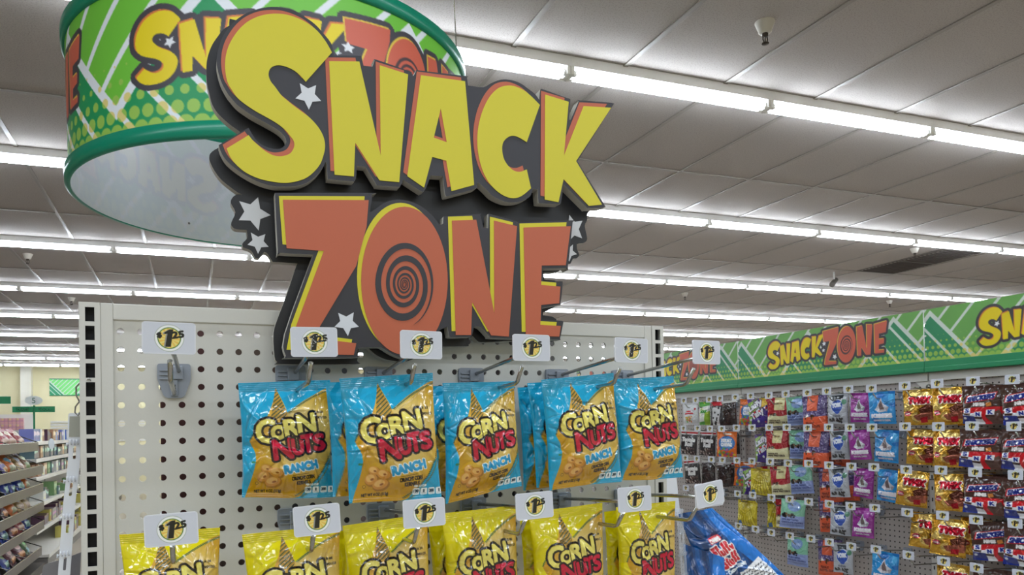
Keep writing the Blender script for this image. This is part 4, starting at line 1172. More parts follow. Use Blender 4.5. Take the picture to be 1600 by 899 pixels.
def a_white(cv):
    cv.text('mini', 32, 52, 9, (206, 60, 70), wd=26, bold=1); cv.text('gummies', 22, 63, 9, (206, 60, 70), wd=52, bold=1)
    cv.disc(84, 36, 6, (210, 50, 60)); speck(cv, 26, [(120, 190, 90), (230, 150, 70), (240, 200, 90), (220, 110, 100)], (3, 6), (26, 72, 78, 108), 1)
def a_green(cv):
    cv.poly([(0,30),(100,20),(100,100),(0,112)], (226, 230, 220)); cv.text('Sour', 20, 60, 22, (60, 150, 60), wd=58, bold=2); cv.poly([(60,60),(100,50),(100,126),(50,126)], (150, 190, 60)); speck(cv, 8, [(210, 220, 90)], (3, 7), seed=2)
def a_stripe(cv):
    cv.poly([(0,6),(100,0),(100,22),(0,26)], (200, 40, 50)); cv.poly([(20,34),(80,30),(70,126),(20,126)], (226, 226, 228)); speck(cv, 12, [(40, 36, 40)], (4, 9), seed=3)
def a_dark(cv): speck(cv, 10, [(70, 52, 48), (30, 22, 22)], (5, 14), seed=4); cv.poly([(0,0),(100,0),(100,10),(0,14)], (214, 212, 210))
def a_orange(cv):
    cv.disc(54, 58, 40, (60, 110, 180), 36); cv.disc(54, 58, 32, (96, 150, 206), 28); cv.text('FRUIT', 30, 52, 15, (240, 240, 244), wd=48, bold=2); cv.text('CHEWS', 28, 72, 15, (240, 240, 244), wd=52, bold=2)
    speck(cv, 34, [(240, 200, 60), (230, 110, 50), (120, 180, 80), (220, 80, 110), (80, 120, 190)], (4, 7), (10, 95, 84, 124), 5); cv.text('Tootsie', 40, 16, 9, (250, 240, 230), wd=32, bold=1)
def a_purple(cv):
    cv.poly([(60,0),(100,0),(100,60),(50,90)], (226, 186, 70)); cv.poly([(0,20),(50,0),(70,40),(0,126)], (150, 190, 90)); cv.poly([(30,60),(100,30),(100,126),(10,126)], (70, 50, 140))
    cv.text('Laffy', 14, 56, 26, (240, 240, 246), outline=(50, 30, 80), ow=3, rot=-.5, wd=70, bold=2); cv.text('Taffy', 26, 92, 26, (240, 240, 246), outline=(50, 30, 80), ow=3, rot=-.5, wd=66, bold=2); speck(cv, 10, [(210, 60, 70), (226, 226, 230)], (3, 7), seed=6)
def a_lilac(cv): cv.poly([(0,0),(50,0),(40,60),(0,80)], (110, 50, 60)); cv.poly([(0,80),(100,70),(100,126),(0,126)], (150, 170, 216)); speck(cv, 14, [(190, 190, 220), (130, 90, 120)], (3, 8), (0, 100, 20, 70), 7)
def a_red(cv):
    speck(cv, 60, [(186, 50, 58), (140, 20, 30), (200, 80, 80)], (1.5, 4), (0, 100, 10, 80), 8); cv.poly([(34,0),(76,0),(74,56),(32,56)], (226, 216, 160)); cv.text('BARK', 42, 30, 7, (120, 90, 50), wd=24, bold=.6)
    cv.poly(smooth([(0,84),(30,78),(60,82),(100,74),(100,126),(0,126)], 60, 4), (228, 222, 176)); speck(cv, 12, [(60, 40, 34), (40, 30, 30), (130, 90, 60)], (2.5, 5), (12, 50, 70, 84), 9)
    cv.text('CHOCOLATE', 12, 104, 6, (80, 66, 50), wd=44, bold=.6); cv.text('MINI PRETZELS', 10, 113, 7, (60, 46, 40), wd=74, bold=.8)
def a_mint(cv):
    cv.poly([(0,74),(100,70),(100,126),(0,126)], (140, 156, 206)); cv.disc(52, 30, 26, (126, 156, 206), 22); cv.text('mint', 34, 34, 12, (170, 190, 226), wd=36, bold=1)
    speck(cv, 26, [(40, 34, 36), (24, 22, 24), (120, 90, 70)], (3, 6), (6, 56, 64, 78), 10); cv.text('DOUBLE DIPPED', 8, 92, 7, (70, 80, 130), wd=64, bold=.7); cv.text('CHOCOLATE CARAMELS', 8, 103, 7, (70, 80, 130), wd=84, bold=.7); cv.line(0, 112, 100, 110, 3, (110, 126, 180))
def a_dots(cv):
    speck(cv, 240, [(190, 180, 214), (120, 100, 150), (60, 50, 96), (160, 140, 190)], (1, 2.6), (0, 100, 0, 78), 11); cv.poly([(24,0),(66,0),(64,54),(22,54)], (232, 108, 76)); cv.poly([(0,76),(100,72),(100,126),(0,126)], (226, 96, 60))
    speck(cv, 10, [(60, 36, 30), (90, 60, 40)], (2.5, 5), (8, 50, 70, 82), 12); cv.poly([(22,62),(30,74),(14,76)], (240, 236, 230)); cv.text('PEANUT', 16, 100, 8, (110, 40, 26), wd=34, bold=.8); cv.text('BUTTER CUPS', 10, 111, 8, (110, 40, 26), wd=60, bold=.8)
def a_silver(cv):
    cv.poly([(20,8),(80,4),(76,26),(54,20),(30,30)], (46, 52, 58)); cv.disc(52, 52, 30, (210, 216, 226), 30); cv.disc(52, 52, 27, (52, 86, 176), 27); cv.text('YORK', 30, 58, 17, (228, 232, 242), wd=44, rot=-.12, bold=2); cv.disc(84, 34, 11, (84, 140, 110)); cv.disc(54, 76, 12, (60, 90, 180), 8)
    cv.text('minis', 34, 96, 10, (110, 112, 122), wd=36, bold=1); speck(cv, 14, [(60, 58, 60), (34, 32, 34)], (3, 7), (16, 84, 104, 122), 13)
def _kiss(cv, txt):
    cv.poly(smooth([(50,24),(58,46),(80,62),(72,76),(46,80),(26,70),(40,50)], 40, 4), (196, 196, 204)); cv.poly([(50,34),(58,54),(64,70),(44,70),(42,52)], (110, 96, 96)); cv.poly([(26,70),(46,66),(44,82)], (226, 226, 232)); cv.poly([(80,62),(64,64),(72,80)], (150, 146, 156))
    cv.text('KISSES', 14, 100, 14, (236, 232, 240), wd=74, bold=2.4); cv.text(txt, 20, 114, 6, (220, 210, 226), wd=60, bold=.8)
def a_kp(cv): speck(cv, 8, [(170, 70, 166), (120, 26, 110)], (8, 22), seed=14); _kiss(cv, 'SPECIAL DARK')
def a_kb(cv): speck(cv, 8, [(70, 170, 226), (30, 110, 186)], (8, 22), seed=15); _kiss(cv, "COOKIES 'N' CREME")
def a_gold(cv):
    speck(cv, 9, [(252, 220, 130), (186, 130, 34)], (8, 26), seed=16)
    cv.text('TWIX', 24, 50, 22, (190, 28, 50), outline=(240, 232, 224), ow=3, wd=66, bold=3, shear=.12)
    cv.poly(smooth([(56,70),(86,54),(100,62),(100,82),(66,88)], 60, 3), (110, 62, 48)); cv.poly(smooth([(40,92),(90,80),(100,90),(96,108),(50,110)], 60, 3), (176, 104, 84)); cv.disc(20, 84, 12, (186, 72, 90), 9); cv.text('minis', 12, 87, 6, (240, 220, 220), wd=16, bold=.6)
    cv.poly([(62,100),(84,96),(80,116),(58,118)], (196, 40, 54))
def a_brown(cv):
    cv.poly([(14,34),(90,22),(84,46),(8,58)], (196, 34, 48)); cv.poly([(17,36),(87,25),(82,44),(12,55)], (236, 236, 242)); cv.text('SNICKERS', 17, 53, 15, (24, 38, 120), wd=66, rot=-.155, bold=1.6, shear=.25)
    cv.text('MINIS', 34, 66, 9, (236, 232, 230), wd=26, bold=1.5); cv.poly([(64,58),(76,55),(78,66),(66,70)], (206, 130, 60))
    cv.poly(smooth([(0,82),(30,72),(100,70),(100,96),(70,126),(40,126)], 60, 4), (206, 30, 40)); cv.poly(smooth([(0,92),(24,90),(52,92),(64,126),(0,126)], 60, 4), (236, 236, 240)); cv.poly(smooth([(52,96),(66,80),(78,126),(58,126)], 60, 4), (206, 30, 40))
    cv.poly([(0,96),(34,100),(36,126),(0,126)], (36, 52, 140)); cv.disc(10, 106, 4, (220, 226, 240)); cv.poly([(62,100),(94,80),(100,100),(100,126),(74,126)], (92, 62, 54))
    for ch, x, y in (('S',12,86),('N',40,98),('K',70,92)):
        cv.poly([(x-6,y+3),(x+14,y+5),(x+12,y+12),(x-6,y+10)], (70, 46, 40)); cv.poly([(x-4,y-12),(x+15,y-13),(x+13,y+4),(x-6,y+4)], (238, 238, 244)); cv.text(ch, x, y+1, 12, (30, 46, 140), wd=9, bold=1.2)
def a_tootsie(cv):
    cv.poly([(0,0),(100,0),(100,8),(0,10)], (222, 220, 218)); cv.poly([(0,8),(100,5),(100,14),(0,17)], (186, 44, 52)); cv.poly([(0,16),(100,14),(100,19),(0,22)], (226, 224, 224))
    cv.text('Tootsie', 12, 56, 20, (236, 234, 232), wd=76, bold=2.6); cv.text('Roll', 34, 80, 20, (236, 234, 232), wd=40, bold=2.6); speck(cv, 40, [(200, 186, 180), (120, 100, 96), (90, 70, 66)], (3, 6), (8, 92, 90, 122), 17)
def a_yellow(cv): speck(cv, 10, [(236, 220, 90), (190, 166, 30)], (5, 16), seed=18); [cv.line(50+(k-3)*3, 8, 50+(k-3)*16, 122, 3, (150, 128, 24)) for k in range(7)]; cv.line(10, 12, 90, 10, 3, (150, 120, 30)); cv.poly([(8,104),(24,100),(26,124),(8,124)], (70, 110, 160))  # fanned dark lines paint the shade of folds into the yellow

KIND = {  # name: (background, art, colour words, foil, width, height)
 'white': ((222, 222, 224), a_white, 'white gummy candy bag', 0, .115, .155), 'green': ((90, 170, 70), a_green, 'green and white candy bag', 0, .075, .155),
 'stripe': ((60, 54, 58), a_stripe, 'black and white candy bag, red stripe', 0, .09, .16), 'dark': ((52, 38, 38), a_dark, 'plain brown-black candy bag with white top', 0, .09, .16),
 'orange': ((226, 110, 40), a_orange, 'orange candy bag with a blue circle', 0, .135, .165), 'purple': ((120, 90, 170), a_purple, 'purple and yellow taffy bag', 0, .12, .175),
 'lilac': ((150, 140, 190), a_lilac, 'lilac and maroon candy bag', 0, .08, .17), 'red': ((168, 28, 40), a_red, 'red bag with cream label', 0, .135, .17),
 'mint': ((130, 190, 160), a_mint, 'mint green and lilac chocolate bag', 0, .13, .165), 'dots': ((92, 78, 126), a_dots, 'purple speckled bag, orange bottom', 0, .135, .19),
 'silver': ((176, 180, 188), a_silver, 'silver mint candy bag with a blue oval', 0.0, .105, .16), 'kp': ((146, 44, 140), a_kp, 'magenta purple chocolate drops bag', 0, .105, .155),
 'kb': ((44, 140, 206), a_kb, 'bright blue chocolate drops bag', 0, .125, .165), 'gold': ((226, 176, 66), a_gold, 'shiny gold foil chocolate bag', 1, .145, .172),
 'brown': ((74, 50, 44), a_brown, 'brown bag printed red, white and blue', 0, .165, .170), 'tootsie': ((54, 48, 50), a_tootsie, 'black candy bag with white lettering', 0, .115, .165),
 'yellow': ((214, 194, 50), a_yellow, 'limp yellow candy bag', 0, .13, .16)}

COLY = [3.828, 3.700, 3.579, 3.475, 3.348, 3.218, 3.085, 2.956, 2.821, 2.692, 2.566, 2.435, 2.268, 2.113, 1.963, 1.808]
ROWZ = [1.790, 1.616, 1.436, 1.252, 1.067]
# (row, column, kind, reach from the board, extra drop)
STOCK = [
 (0,0,'white',.15,0),(0,1,'green',.14,0),(0,2,'stripe',.14,0),(0,3,'dark',.14,0),(0,4,'orange',.10,0),(0,5,'purple',.16,0),(0,6,'red',.13,0),(0,7,'mint',.13,0),(0,8,'dots',.15,0),(0,9,'silver',.13,0),(0,10,'kp',.12,0),(0,11,'kb',.14,0),(0,12,'gold',.12,0),(0,13,'gold',.14,0),(0,14,'brown',.15,0),(0,15,'brown',.15,0),
 (1,0,'tootsie',.16,0),(1,1,'tootsie',.12,.005),(1,3,'orange',.16,.005),(1,5,'purple',.12,.02),(1,6,'red',.15,0),(1,7,'mint',.11,.0),(1,8,'dots',.14,.005),(1,9,'silver',.13,0),(1,10,'kp',.14,0),(1,11,'kb',.11,0),(1,12,'gold',.09,0),(1,13,'gold',.15,0),(1,14,'brown',.16,0),(1,15,'brown',.16,0),
 (2,0,'tootsie',.15,0),(2,1,'dark',.12,0),(2,2,'dark',.10,.01),(2,4,'purple',.09,.03),(2,5,'yellow',.14,.03),(2,6,'red',.13,.01),(2,7,'mint',.12,.0),(2,8,'dots',.06,.0),(2,9,'silver',.14,0),(2,10,'kp',.11,0),(2,11,'kb',.10,0),(2,12,'gold',.16,-.005),(2,13,'gold',.15,0),(2,14,'brown',.15,0),(2,15,'brown',.16,0),
 (3,4,'yellow',.13,.03),(3,6,'red',.10,.0),(3,7,'mint',.17,-.01),(3,8,'dots',.06,-.03),(3,9,'silver',.13,0),(3,10,'kp',.12,0),(3,12,'gold',.07,.0),(3,13,'gold',.15,0),(3,14,'brown',.12,0),(3,15,'brown',.15,0),
 (4,7,'mint',.15,0),(4,8,'dots',.07,0),(4,9,'silver',.12,0),(4,11,'kb',.14,0),(4,13,'gold',.14,0),(4,14,'brown',.10,0),(4,15,'brown',.14,0)]
EXTRA = [(0,5.55,'lilac',.10,0),(0,6.3,'dark',.05,0),(0,9.5,'silver',.06,0),(0,13.3,'gold',.05,0),(0,14.35,'brown',.06,0),(0,15.3,'brown',.06,0),(1,6.2,'red',.06,.01),(1,8.25,'dots',.05,0),(1,12.6,'gold',.05,0),(1,13.4,'gold',.05,0),(1,14.4,'brown',.06,0),(1,15.4,'brown',.06,0),
         (2,8.55,'dots',.03,-.01),(2,13.35,'gold',.05,0),(2,14.35,'brown',.05,0),(2,1.5,'tootsie',.04,.01),(3,13.4,'gold',.06,0),(3,14.4,'brown',.05,0),(1,2.2,'dark',.05,.0),(1,7.4,'mint',.04,.01),(2,3.2,'orange',.05,.0),(2,4.65,'red',.03,.02),(3,7.75,'red',.03,.0),(3,5.2,'yellow',.05,.03)]

def coly(c):
    i = int(c); f = c-i
    return COLY[i]*(1-f) + (COLY[i+1] if i+1 < len(COLY) else COLY[i]-.155)*f

def build_wall_stock():
    rs = np.random.RandomState(7)
    protos = {}
    for k, (bg, fn, words, foil, w, h) in KIND.items():
        w, h = w*.94, h*(.95 if k == 'dots' else .89)
        big = k in ('gold', 'brown', 'kb', 'kp')
        col = art(bg, fn, *((84, 106) if big else (60, 76)))
        protos[k] = [bag_mesh('candy_bag', col, w, h, .034, 200+17*n+len(k)*3, None, 1.25 if k not in ('yellow',) else 1.8, ribs=False, nb=(8, 10), creases=22, back=bg) for n in range(3)]
        for me in protos[k]: me.materials.append(M['print_foil'] if foil else M['print_gloss'])
    # names for places in the wall
    rowname = ['top', 'second', 'third', 'fourth', 'fifth']
    by = {}
    for e in STOCK + EXTRA: by.setdefault((e[0], e[2]), []).append(e)
    for grp in (STOCK, EXTRA):
        for n, (r, c, k, reach, drop) in enumerate(grp):
            bg, fn, words, foil, w, h = KIND[k]
            same = sorted([e for e in by[(r, k)] if e in STOCK], key=lambda e: e[1])
            if grp is EXTRA:
                lab = f'{words} tucked behind, {rowname[r]} row of candy wall'
                ex = sorted([e for e in by[(r, k)] if e in EXTRA], key=lambda e: e[1])
                if len(ex) > 1: lab = f'{words} tucked behind, {rowname[r]} row, candy wall, {["left", "right"][ex.index((r,c,k,reach,drop))]} one'
            elif len(same) == 1: lab = f'{words} in the {rowname[r]} row of the candy wall'
            else: lab = f'{words}, {["left", "right"][same.index((r,c,k,reach,drop))]} one in the {rowname[r]} row of candy wall'
            x, y, z = WX-reach, coly(c) + .03*(0.14-reach), ROWZ[r]-.026-drop
            o = bpy.data.objects.new('candy_bag', protos[k][(r + int(c*2)) % 3]); COL.objects.link(o)
            o.location = (x, y, z)
            yawr = rs.uniform(-.08, .16) + .12 + .28*min(1, max(0, (y-1.9)/1.6))
            o.rotation_euler = (rs.uniform(-.04, .04), rs.uniform(-.09, .09), -math.pi/2 + yawr + rs.uniform(-.12, .12))
            if k == 'mint' and r == 3: o.rotation_euler = (0, .1, -math.pi/2 + .9)
            if k == 'gold' and c == 12 and r in (2, 3): o.rotation_euler = (0, .1, -math.pi/2 + (.2 if r == 2 else .5))
            tag(o, lab, 'candy bag', f'{words}s on the candy wall' if len([e for e in STOCK+EXTRA if e[2] == k]) > 1 else None)
    # hooks with their tags, one over every place
    small = tag_mesh(44, 29)
    small.materials.append(M['print_card'])
    first = None
    cols = [(r, c) for r in range(5) for c in range(16)]
    for r, c in cols:
        p = seen((WX-.2, COLY[c], ROWZ[r]))
        if p[1] > 912: continue
        kind = [e for e in STOCK if e[0] == r and int(e[1]) == c]
        lab = f'price tag hook in the {rowname[r]} row of the candy wall, {ORD[15-c]} from the right edge'
        z = ROWZ[r]-.0325
        if first is None:
            t = thing('display_hook', lab, 'hook', (WX-.0005, COLY[c], z), -math.pi/2, 'price tag hooks on the candy wall')
            hook_parts(t, small, .20, (0, 0), low=.17); first = t
        else:
            t = copy_tree(first); t.location = (WX-.0005, COLY[c] + rs.uniform(-.004, .004), z + rs.uniform(-.003, .003)); t['label'] = lab
        t.rotation_euler = (0, rs.uniform(-.02, .02), -math.pi/2 + rs.uniform(-.03, .03))

# ------------------------------------------------------------------ the aisle at the left
def box_art(bg, seed, w=10, h=14):
    rs = np.random.RandomState(seed); cv = Canvas(w, h, 10, 14, bg, ss=2)
    c2 = tuple(np.clip(np.array(bg)+rs.randint(-70, 90, 3), 10, 245)); cv.poly([(1, 2+rs.rand()*3), (9, 2+rs.rand()*3), (9, 7), (1, 8)], tuple(rs.randint(150, 245, 3)) if rs.rand() < .6 else c2)
    cv.disc(5, 10.5, 2.4, c2, 1.8); return cv.rgb()

def carton(name, col, w, d, h, lid=None):
    """a small printed box: front face (+X) carries the print"""
    hh, ww = col.shape[:2]
    yy, zz = np.linspace(w/2, -w/2, ww), np.linspace(h, 0, hh)
    # front seen from +X: left of the print is at -Y
    V = np.stack([np.full((hh, ww), d/2), np.broadcast_to(-yy, (hh, ww)), np.broadcast_to(zz[:, None], (hh, ww))], -1).reshape(-1, 3)
    n = len(V); avg = col.reshape(-1, 3).mean(0)
    B = [(x, y, z) for x in (-d/2, d/2-.0004) for y in (-w/2, w/2) for z in (0, h)]
    Q = np.concatenate([grid_faces(hh, ww), np.array([(0,1,3,2),(4,6,7,5),(0,4,5,1),(2,3,7,6),(0,2,6,4),(1,5,7,3)])+n])
    return np_mesh(name, np.concatenate([V, np.array(B)]), Q, np.concatenate([col.reshape(-1, 3), np.broadcast_to(avg, (8, 3))]), smooth=False)

def build_left_aisle():
    rs = np.random.RandomState(21)
    X = -1.8
    ZS = [.15, .455, .61, .78, .91, 1.12, 1.355]
    ZS = [(.16, X+.13), (.455, X), (.78, X), (1.12, X), (1.355, X), (1.575, X)]
    t = thing('gondola_shelving', 'long white store shelving run at the far left, stocked with boxes', 'shelving', (0, 0, 0))
    MB().box(X-.50, X-.46, 10.9, 21.5, 0, 1.60).build('back_panel', M['panel'], t)
    for z, xe in ZS:
        for a, b in ((10.9, 14.4), (14.4, 18.0), (18.0, 21.5)):
            m = MB(); m.box(X-.46, xe, a+.005, b-.005, z-.035, z, bev=.004)
            m.box(xe-.004, xe+.006, a+.005, b-.005, z-.045, z+.004); m.build('shelf', M['white_shelf'], t)
    m = MB(); m.box(X-.5, X+.12, 10.9, 21.5, 0, .115); m.build('base', M['grey_metal'], t)
    for y in (10.9, 14.4, 18.0, 21.5):
        m = MB(); m.box(X-.47, X-.44, y-.015, y+.015, 0, 1.6); m.build('upright', M['panel'], t)
    pal = [(40, 90, 180), (60, 120, 200), (220, 222, 226), (150, 90, 60), (100, 60, 50), (90, 130, 70), (200, 170, 60), (150, 150, 150), (60, 60, 90), (190, 60, 60)]
    names = ['blue', 'light blue', 'white', 'tan', 'dark brown', 'green', 'yellow', 'grey', 'navy', 'red']
    arts = [box_art(p, 40+i) for i, p in enumerate(pal)]
    meshes = {}
    cnt = {}
    choice = [[6, 6, 4, 6], [6, 4, 4, 7], [5, 7, 3, 2, 8], [2, 3, 5, 3, 7, 8], [8, 8, 4, 3, 8], [2, 1, 0, 0, 4, 3]]
    lev = ['bottom', 'second-lowest', 'third-lowest', 'third-highest', 'second-highest', 'top']
    for li, (z, xe) in enumerate(ZS):
        y = 11.05 + (.6 if li in (1, 2) else 0)
        if li == 0: y = 12.6
        while y < 17.6:
            ci = choice[li][rs.randint(len(choice[li]))]
            w = rs.uniform(.13, .24); h = min(rs.uniform(.12, .20), (ZS[li+1][0]-z-.06) if li < 5 else .17)
            d = .16; key = (ci, round(w*25), round(h*25))
            if key not in meshes:
                meshes[key] = carton('grocery_box', arts[ci], key[1]/25, d, key[2]/25); meshes[key].materials.append(M['print_card'])
            o = bpy.data.objects.new('grocery_box', meshes[key]); COL.objects.link(o); o.location = (xe-.10-rs.uniform(0, .04), y + w/2, z+.0015)
            n = cnt[(li, ci)] = cnt.get((li, ci), 0) + 1
            tag(o, f'{ORD[n-1]} {names[ci]} box along the {lev[li]} shelf of the far left white shelving', 'grocery box', f'boxes on the {lev[li]} shelf of the far left shelving')
            y += w + .01 + (rs.uniform(.1, .5) if li in (1, 2) and rs.rand() < .3 else 0)
    # round shelf talker
    m = MB(); 
    p = at(80, 694, 0, X+.03)
    m.tube([(p[0], p[1], p[2]), (p[0]+.006, p[1]-.002, p[2])], .075, 20)
    tk = m.build('shelf_talker', mat('talker_white', (206, 216, 224), .4, vary=.03)); tag(tk, 'round white sign sticking out from the far left shelving', 'shelf sign')

    # the chip rack nearer by: sloping wire-fronted trays
    X = -1.7
    M['tray'] = mat('rack_tray', (88, 80, 75), .4, metal=.2, vary=.12)
    r = thing('snack_rack', 'grey metal rack with sloping trays of snack bags at the far left', 'rack', (0, 0, 0))
    TZ = [(1.566, 10.45), (1.28, 10.75), (1.06, 10.75), (.83, 10.78), (.60, 10.78), (.30, 10.6)]
    MB().box(X-.52, X-.49, 6.3, 10.7, 0, 1.72).build('back_panel', M['dark_metal'], r)
    for z, ye in TZ:
        m = MB()
        zb = z-.085
        for a, b in ((6.3, 8.5), (8.5, ye)):
            v = [(X-.49, a, zb+.16), (X, a, zb), (X, b, zb), (X-.49, b, zb+.16)]
            f = [m.bm.verts.new(p) for p in v]; g = [m.bm.verts.new((p[0], p[1], p[2]-.012)) for p in v]
            m.bm.faces.new(f); m.bm.faces.new(g[::-1])
            for k in range(4): m.bm.faces.new((f[k], g[k], g[(k+1)%4], f[(k+1)%4]))
        m.box(X-.004, X+.004, 6.3, ye, zb-.012, z)
        m.build('tray', M['tray'], r)
        m = MB()
        m.tube([(X, 6.3, z+.003), (X, ye, z+.003), (X-.30, ye, z+.13)], .006, 6)
        for y in (7.2, 8.1, 8.9, 9.7): m.tube([(X, y, z), (X-.30, y, z+.12)], .005, 5)
        m.build('wire_divider', M['wire'], r)
    for y in (6.32, 8.5, 10.7):
        m = MB(); m.box(X-.49, X-.45, y-.02, y+.02, 0, 1.72); m.build('upright', M['grey_metal'], r)
    m = MB(); m.box(X-.5, X+.02, 6.3, 10.7, 0, .1); m.build('base', M['dark_metal'], r)
    ck = [((150, 50, 50), 'red'), ((176, 150, 104), 'tan'), ((66, 44, 130), 'purple'), ((196, 106, 44), 'orange'), ((34, 58, 140), 'blue'), ((126, 92, 66), 'brown'), ((92, 34, 48), 'maroon'), ((76, 108, 60), 'green')]
    def chip(i):
        def fn(cv):
            q = np.random.RandomState(i+3); speck(cv, 8, [tuple(np.clip(np.array(ck[i][0])+d, 0, 245)) for d in (50, -40)], (6, 18), seed=i); e1, e2 = (tuple(q.randint(120, 225, 3)), tuple(q.randint(60, 190, 3))) if i else ((206, 186, 160), (190, 160, 140)); cv.disc(50, 48, 30, e1, 18); cv.poly([(14,84),(86,80),(80,112),(20,114)], e2)
        return fn
    cm = []
    for i, (c, _) in enumerate(ck):
        me = bag_mesh('chip_bag', art(c, chip(i), 30, 38), .29, .24, .07, 300+i, None, 1.9, ribs=False, nb=(8, 10), creases=14, back=c); me.materials.append(M['print_chip']); cm.append(me)
    order = [[0, 1, 0, 0], [2, 3, 1, 5], [4, 4, 5, 3], [5, 1, 6, 3, 7], [0, 4, 0, 6], [4, 6, 7, 4]]
    tn = ['top', 'second', 'third', 'fourth', 'fifth', 'lowest']; cnt = {}
    for ti, (z, ye) in enumerate(TZ):
        zb = z-.085
        for y in [8.92+.2+.37*k for k in range(2)] + [9.72+.19+.34*k for k in range(3)] + [8.12+.2+.37*k for k in range(2)]:
            if y > ye-.21: continue
            i = order[ti][rs.randint(len(order[ti]))]
            for dep in (0, 1):
                o = bpy.data.objects.new('chip_bag', cm[i]); COL.objects.link(o)
                o.location = (X-.195-.165*dep, y + .04*dep, zb+.236+.054*dep+rs.uniform(-.0, .012))
                o.rotation_euler = (-.60+rs.uniform(-.06, .06), rs.uniform(-.10, .10), math.pi/2 + rs.uniform(-.12, .12))
                n = cnt[(ti, i, dep)] = cnt.get((ti, i, dep), 0) + 1
                tag(o, f'{ORD[n-1]} {ck[i][1]} chip bag, {"front" if dep == 0 else "back"} of the {tn[ti]} tray, left rack', 'chip bag', f'chip bags in the {tn[ti]} tray of the rack')
    # aisle marker
    s = thing('aisle_sign', 'green aisle marker with white oval number 5 on a green pole', 'sign', (-2.16, 13.0, 0))
    g = M['green_band_matte']
    MB().box(-.012, .012, -.012, .012, 1.576, 2.10).build('pole', g, s)
    def plate(name, w, h, z, x, txt, tcol, ov=False, mt=None):
        m = MB()
        if ov: m.slab([[(x+w/2*math.cos(2*math.pi*k/32), z+h/2*math.sin(2*math.pi*k/32)) for k in range(32)]], -.028, -.016)
        else: m.slab([[(x-w/2, z-h/2), (x+w/2, z-h/2), (x+w/2, z+h/2), (x-w/2, z+h/2)]], -.026, -.014)
        p = m.build(name, mt, s)
        T, V = glyph_tris(txt); q = bmesh.new()
        tw = (V[:, 0].max()-V[:, 0].min()); kk = min(w*.55/tw, h*.62/.729); bm = q
        for tri in T:
            try: bm.faces.new([bm.verts.new((x+(v[0]-V[:, 0].min()-tw/2)*kk, -.0285, z+(v[1]-.36)*kk)) for v in tri])
            except ValueError: pass
        bmesh.ops.solidify(bm, geom=bm.faces[:], thickness=.002)
        me = bpy.data.meshes.new('lettering'); bm.to_mesh(me); bm.free(); link('lettering', me, p, [tcol])
    plate('number_plate', .225, .135, 2.175, 0, '5', g, True, M['sign_white'])
    plate('wing', .262, .085, 2.043, -.139, 'CRAFTS', M['sign_white'], False, g)
    plate('wing', .262, .085, 2.043, .139, 'FOOD', M['sign_white'], False, g)
    s2 = thing('aisle_sign', 'green aisle marker wing cut off by the left picture edge', 'sign', (-2.55, 12.0, 0))
    s, keep = s2, s
    MB().box(-.012, .012, -.012, .012, 0, 2.2).build('pole', g, s2)
    plate('wing', .58, .10, 2.14, 0, 'DRINKS', M['sign_white'], False, g)
    # printed panel on the back wall
    H, Wd = .46, 1.3
    cv = Canvas(150, 54, Wd, H, (0, 0, 0), ss=3); paint_pattern(cv, H, period=1.05, ph=-.05, light=(120, 226, 120), dark=(30, 150, 100), white=(220, 236, 222), lw=.022, dots=False)
    cv.line(0, .012, Wd, .012, .03, (24, 130, 84)); cv.line(0, H-.012, Wd, H-.012, .03, (24, 130, 84))
    V = np.stack([np.broadcast_to(np.linspace(0, Wd, 150), (54, 150)), np.full((54, 150), 0.0), np.broadcast_to(np.linspace(H, 0, 54)[:, None], (54, 150))], -1).reshape(-1, 3)
    wp = thing('wall_panel', 'green striped panel on the cream back wall, beside the left upright', 'wall panel', (-3.465, RY1-.03, 2.70))
    link('printed_face', np_mesh('printed_face', V, grid_faces(54, 150), cv.rgb().reshape(-1, 3), smooth=False), wp, [M['print_flat']])
    MB().box(0, Wd, .001, .03, 0, H).build('board', M['sign_white'], wp)
    # far shelf with pink boxes
    fs = thing('gondola_shelving', 'far white shelf with two rows of pink boxes in front of the back wall', 'shelving', (0, 0, 0))
    for z in (1.78, 1.4): MB().box(-4.9, -3.38, 19.9, 20.3, z-.04, z).build('shelf', M['white_shelf'], fs)
    MB().box(-4.9, -3.38, 20.3, 20.33, 0, 2.15).build('back_panel', M['white_shelf'], fs)
    for x in (-4.9, -3.39): MB().box(x, x+.02, 19.9, 20.3, 0, 1.78).build('side_panel', M['white_shelf'], fs)
    pk = carton('pink_box', art((226, 170, 170), lambda cv: (cv.line(0, 60, 100, 60, 8, (160, 90, 170)), cv.line(50, 0, 50, 126, 8, (190, 120, 160)), cv.poly([(10,10),(40,10),(40,50),(10,50)], (236, 200, 150))), 10, 12), .135, .12, .135)
    pk.materials.append(M['print_card'])
    for rr in range(2):
        for k in range(9):
            o = bpy.data.objects.new('pink_box', pk); COL.objects.link(o); o.location = (-4.75+.145*k, 19.98, 1.7815+.1385*rr); o.rotation_euler = (0, 0, -math.pi/2)
            tag(o, f'{ORD[k]} pink box from the left, {"upper" if rr else "lower"} row on the far shelf by back wall', 'box', 'pink boxes on the far shelf')
# ------------------------------------------------------------------ go
TUBE, ROW_W = 12.4, 5.6
EXPO = 1.15
setup_materials()
M['print_drum'] = mat('drum_print', None, 0.38, attr='print', vary=0.02, vscale=3, spec=0.3)
LOGO = logo_layers()
build_room()
build_lights()
build_ceiling_bits()
build_drum()
build_sign()
build_endcap()
build_gondola_behind()
build_front_hooks()
build_front_bags()
build_clip_strips()
build_wall()
build_wall_stock()
build_left_aisle()

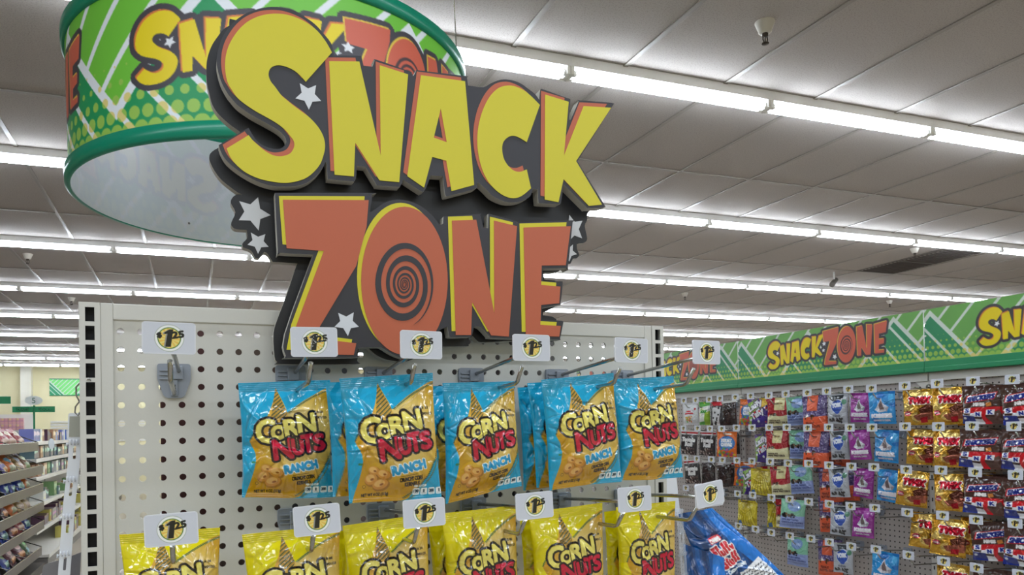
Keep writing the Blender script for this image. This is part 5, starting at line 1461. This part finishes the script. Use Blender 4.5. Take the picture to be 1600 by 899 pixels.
w = bpy.data.worlds.new('store'); scene.world = w; w.use_nodes = True
w.node_tree.nodes['Background'].inputs[0].default_value = (1, 1, 1, 1)
w.node_tree.nodes['Background'].inputs[1].default_value = 0.0
scene.view_settings.view_transform = 'Standard'
scene.view_settings.look = 'None'
scene.view_settings.exposure = EXPO
scene.view_settings.gamma = 1
scene.view_settings.use_curve_mapping = False
scene.cycles.use_denoising = True
scene.cycles.max_bounces = 8
scene.cycles.diffuse_bounces = 5
scene.cycles.transparent_max_bounces = 12
scene.cycles.sample_clamp_indirect = 6
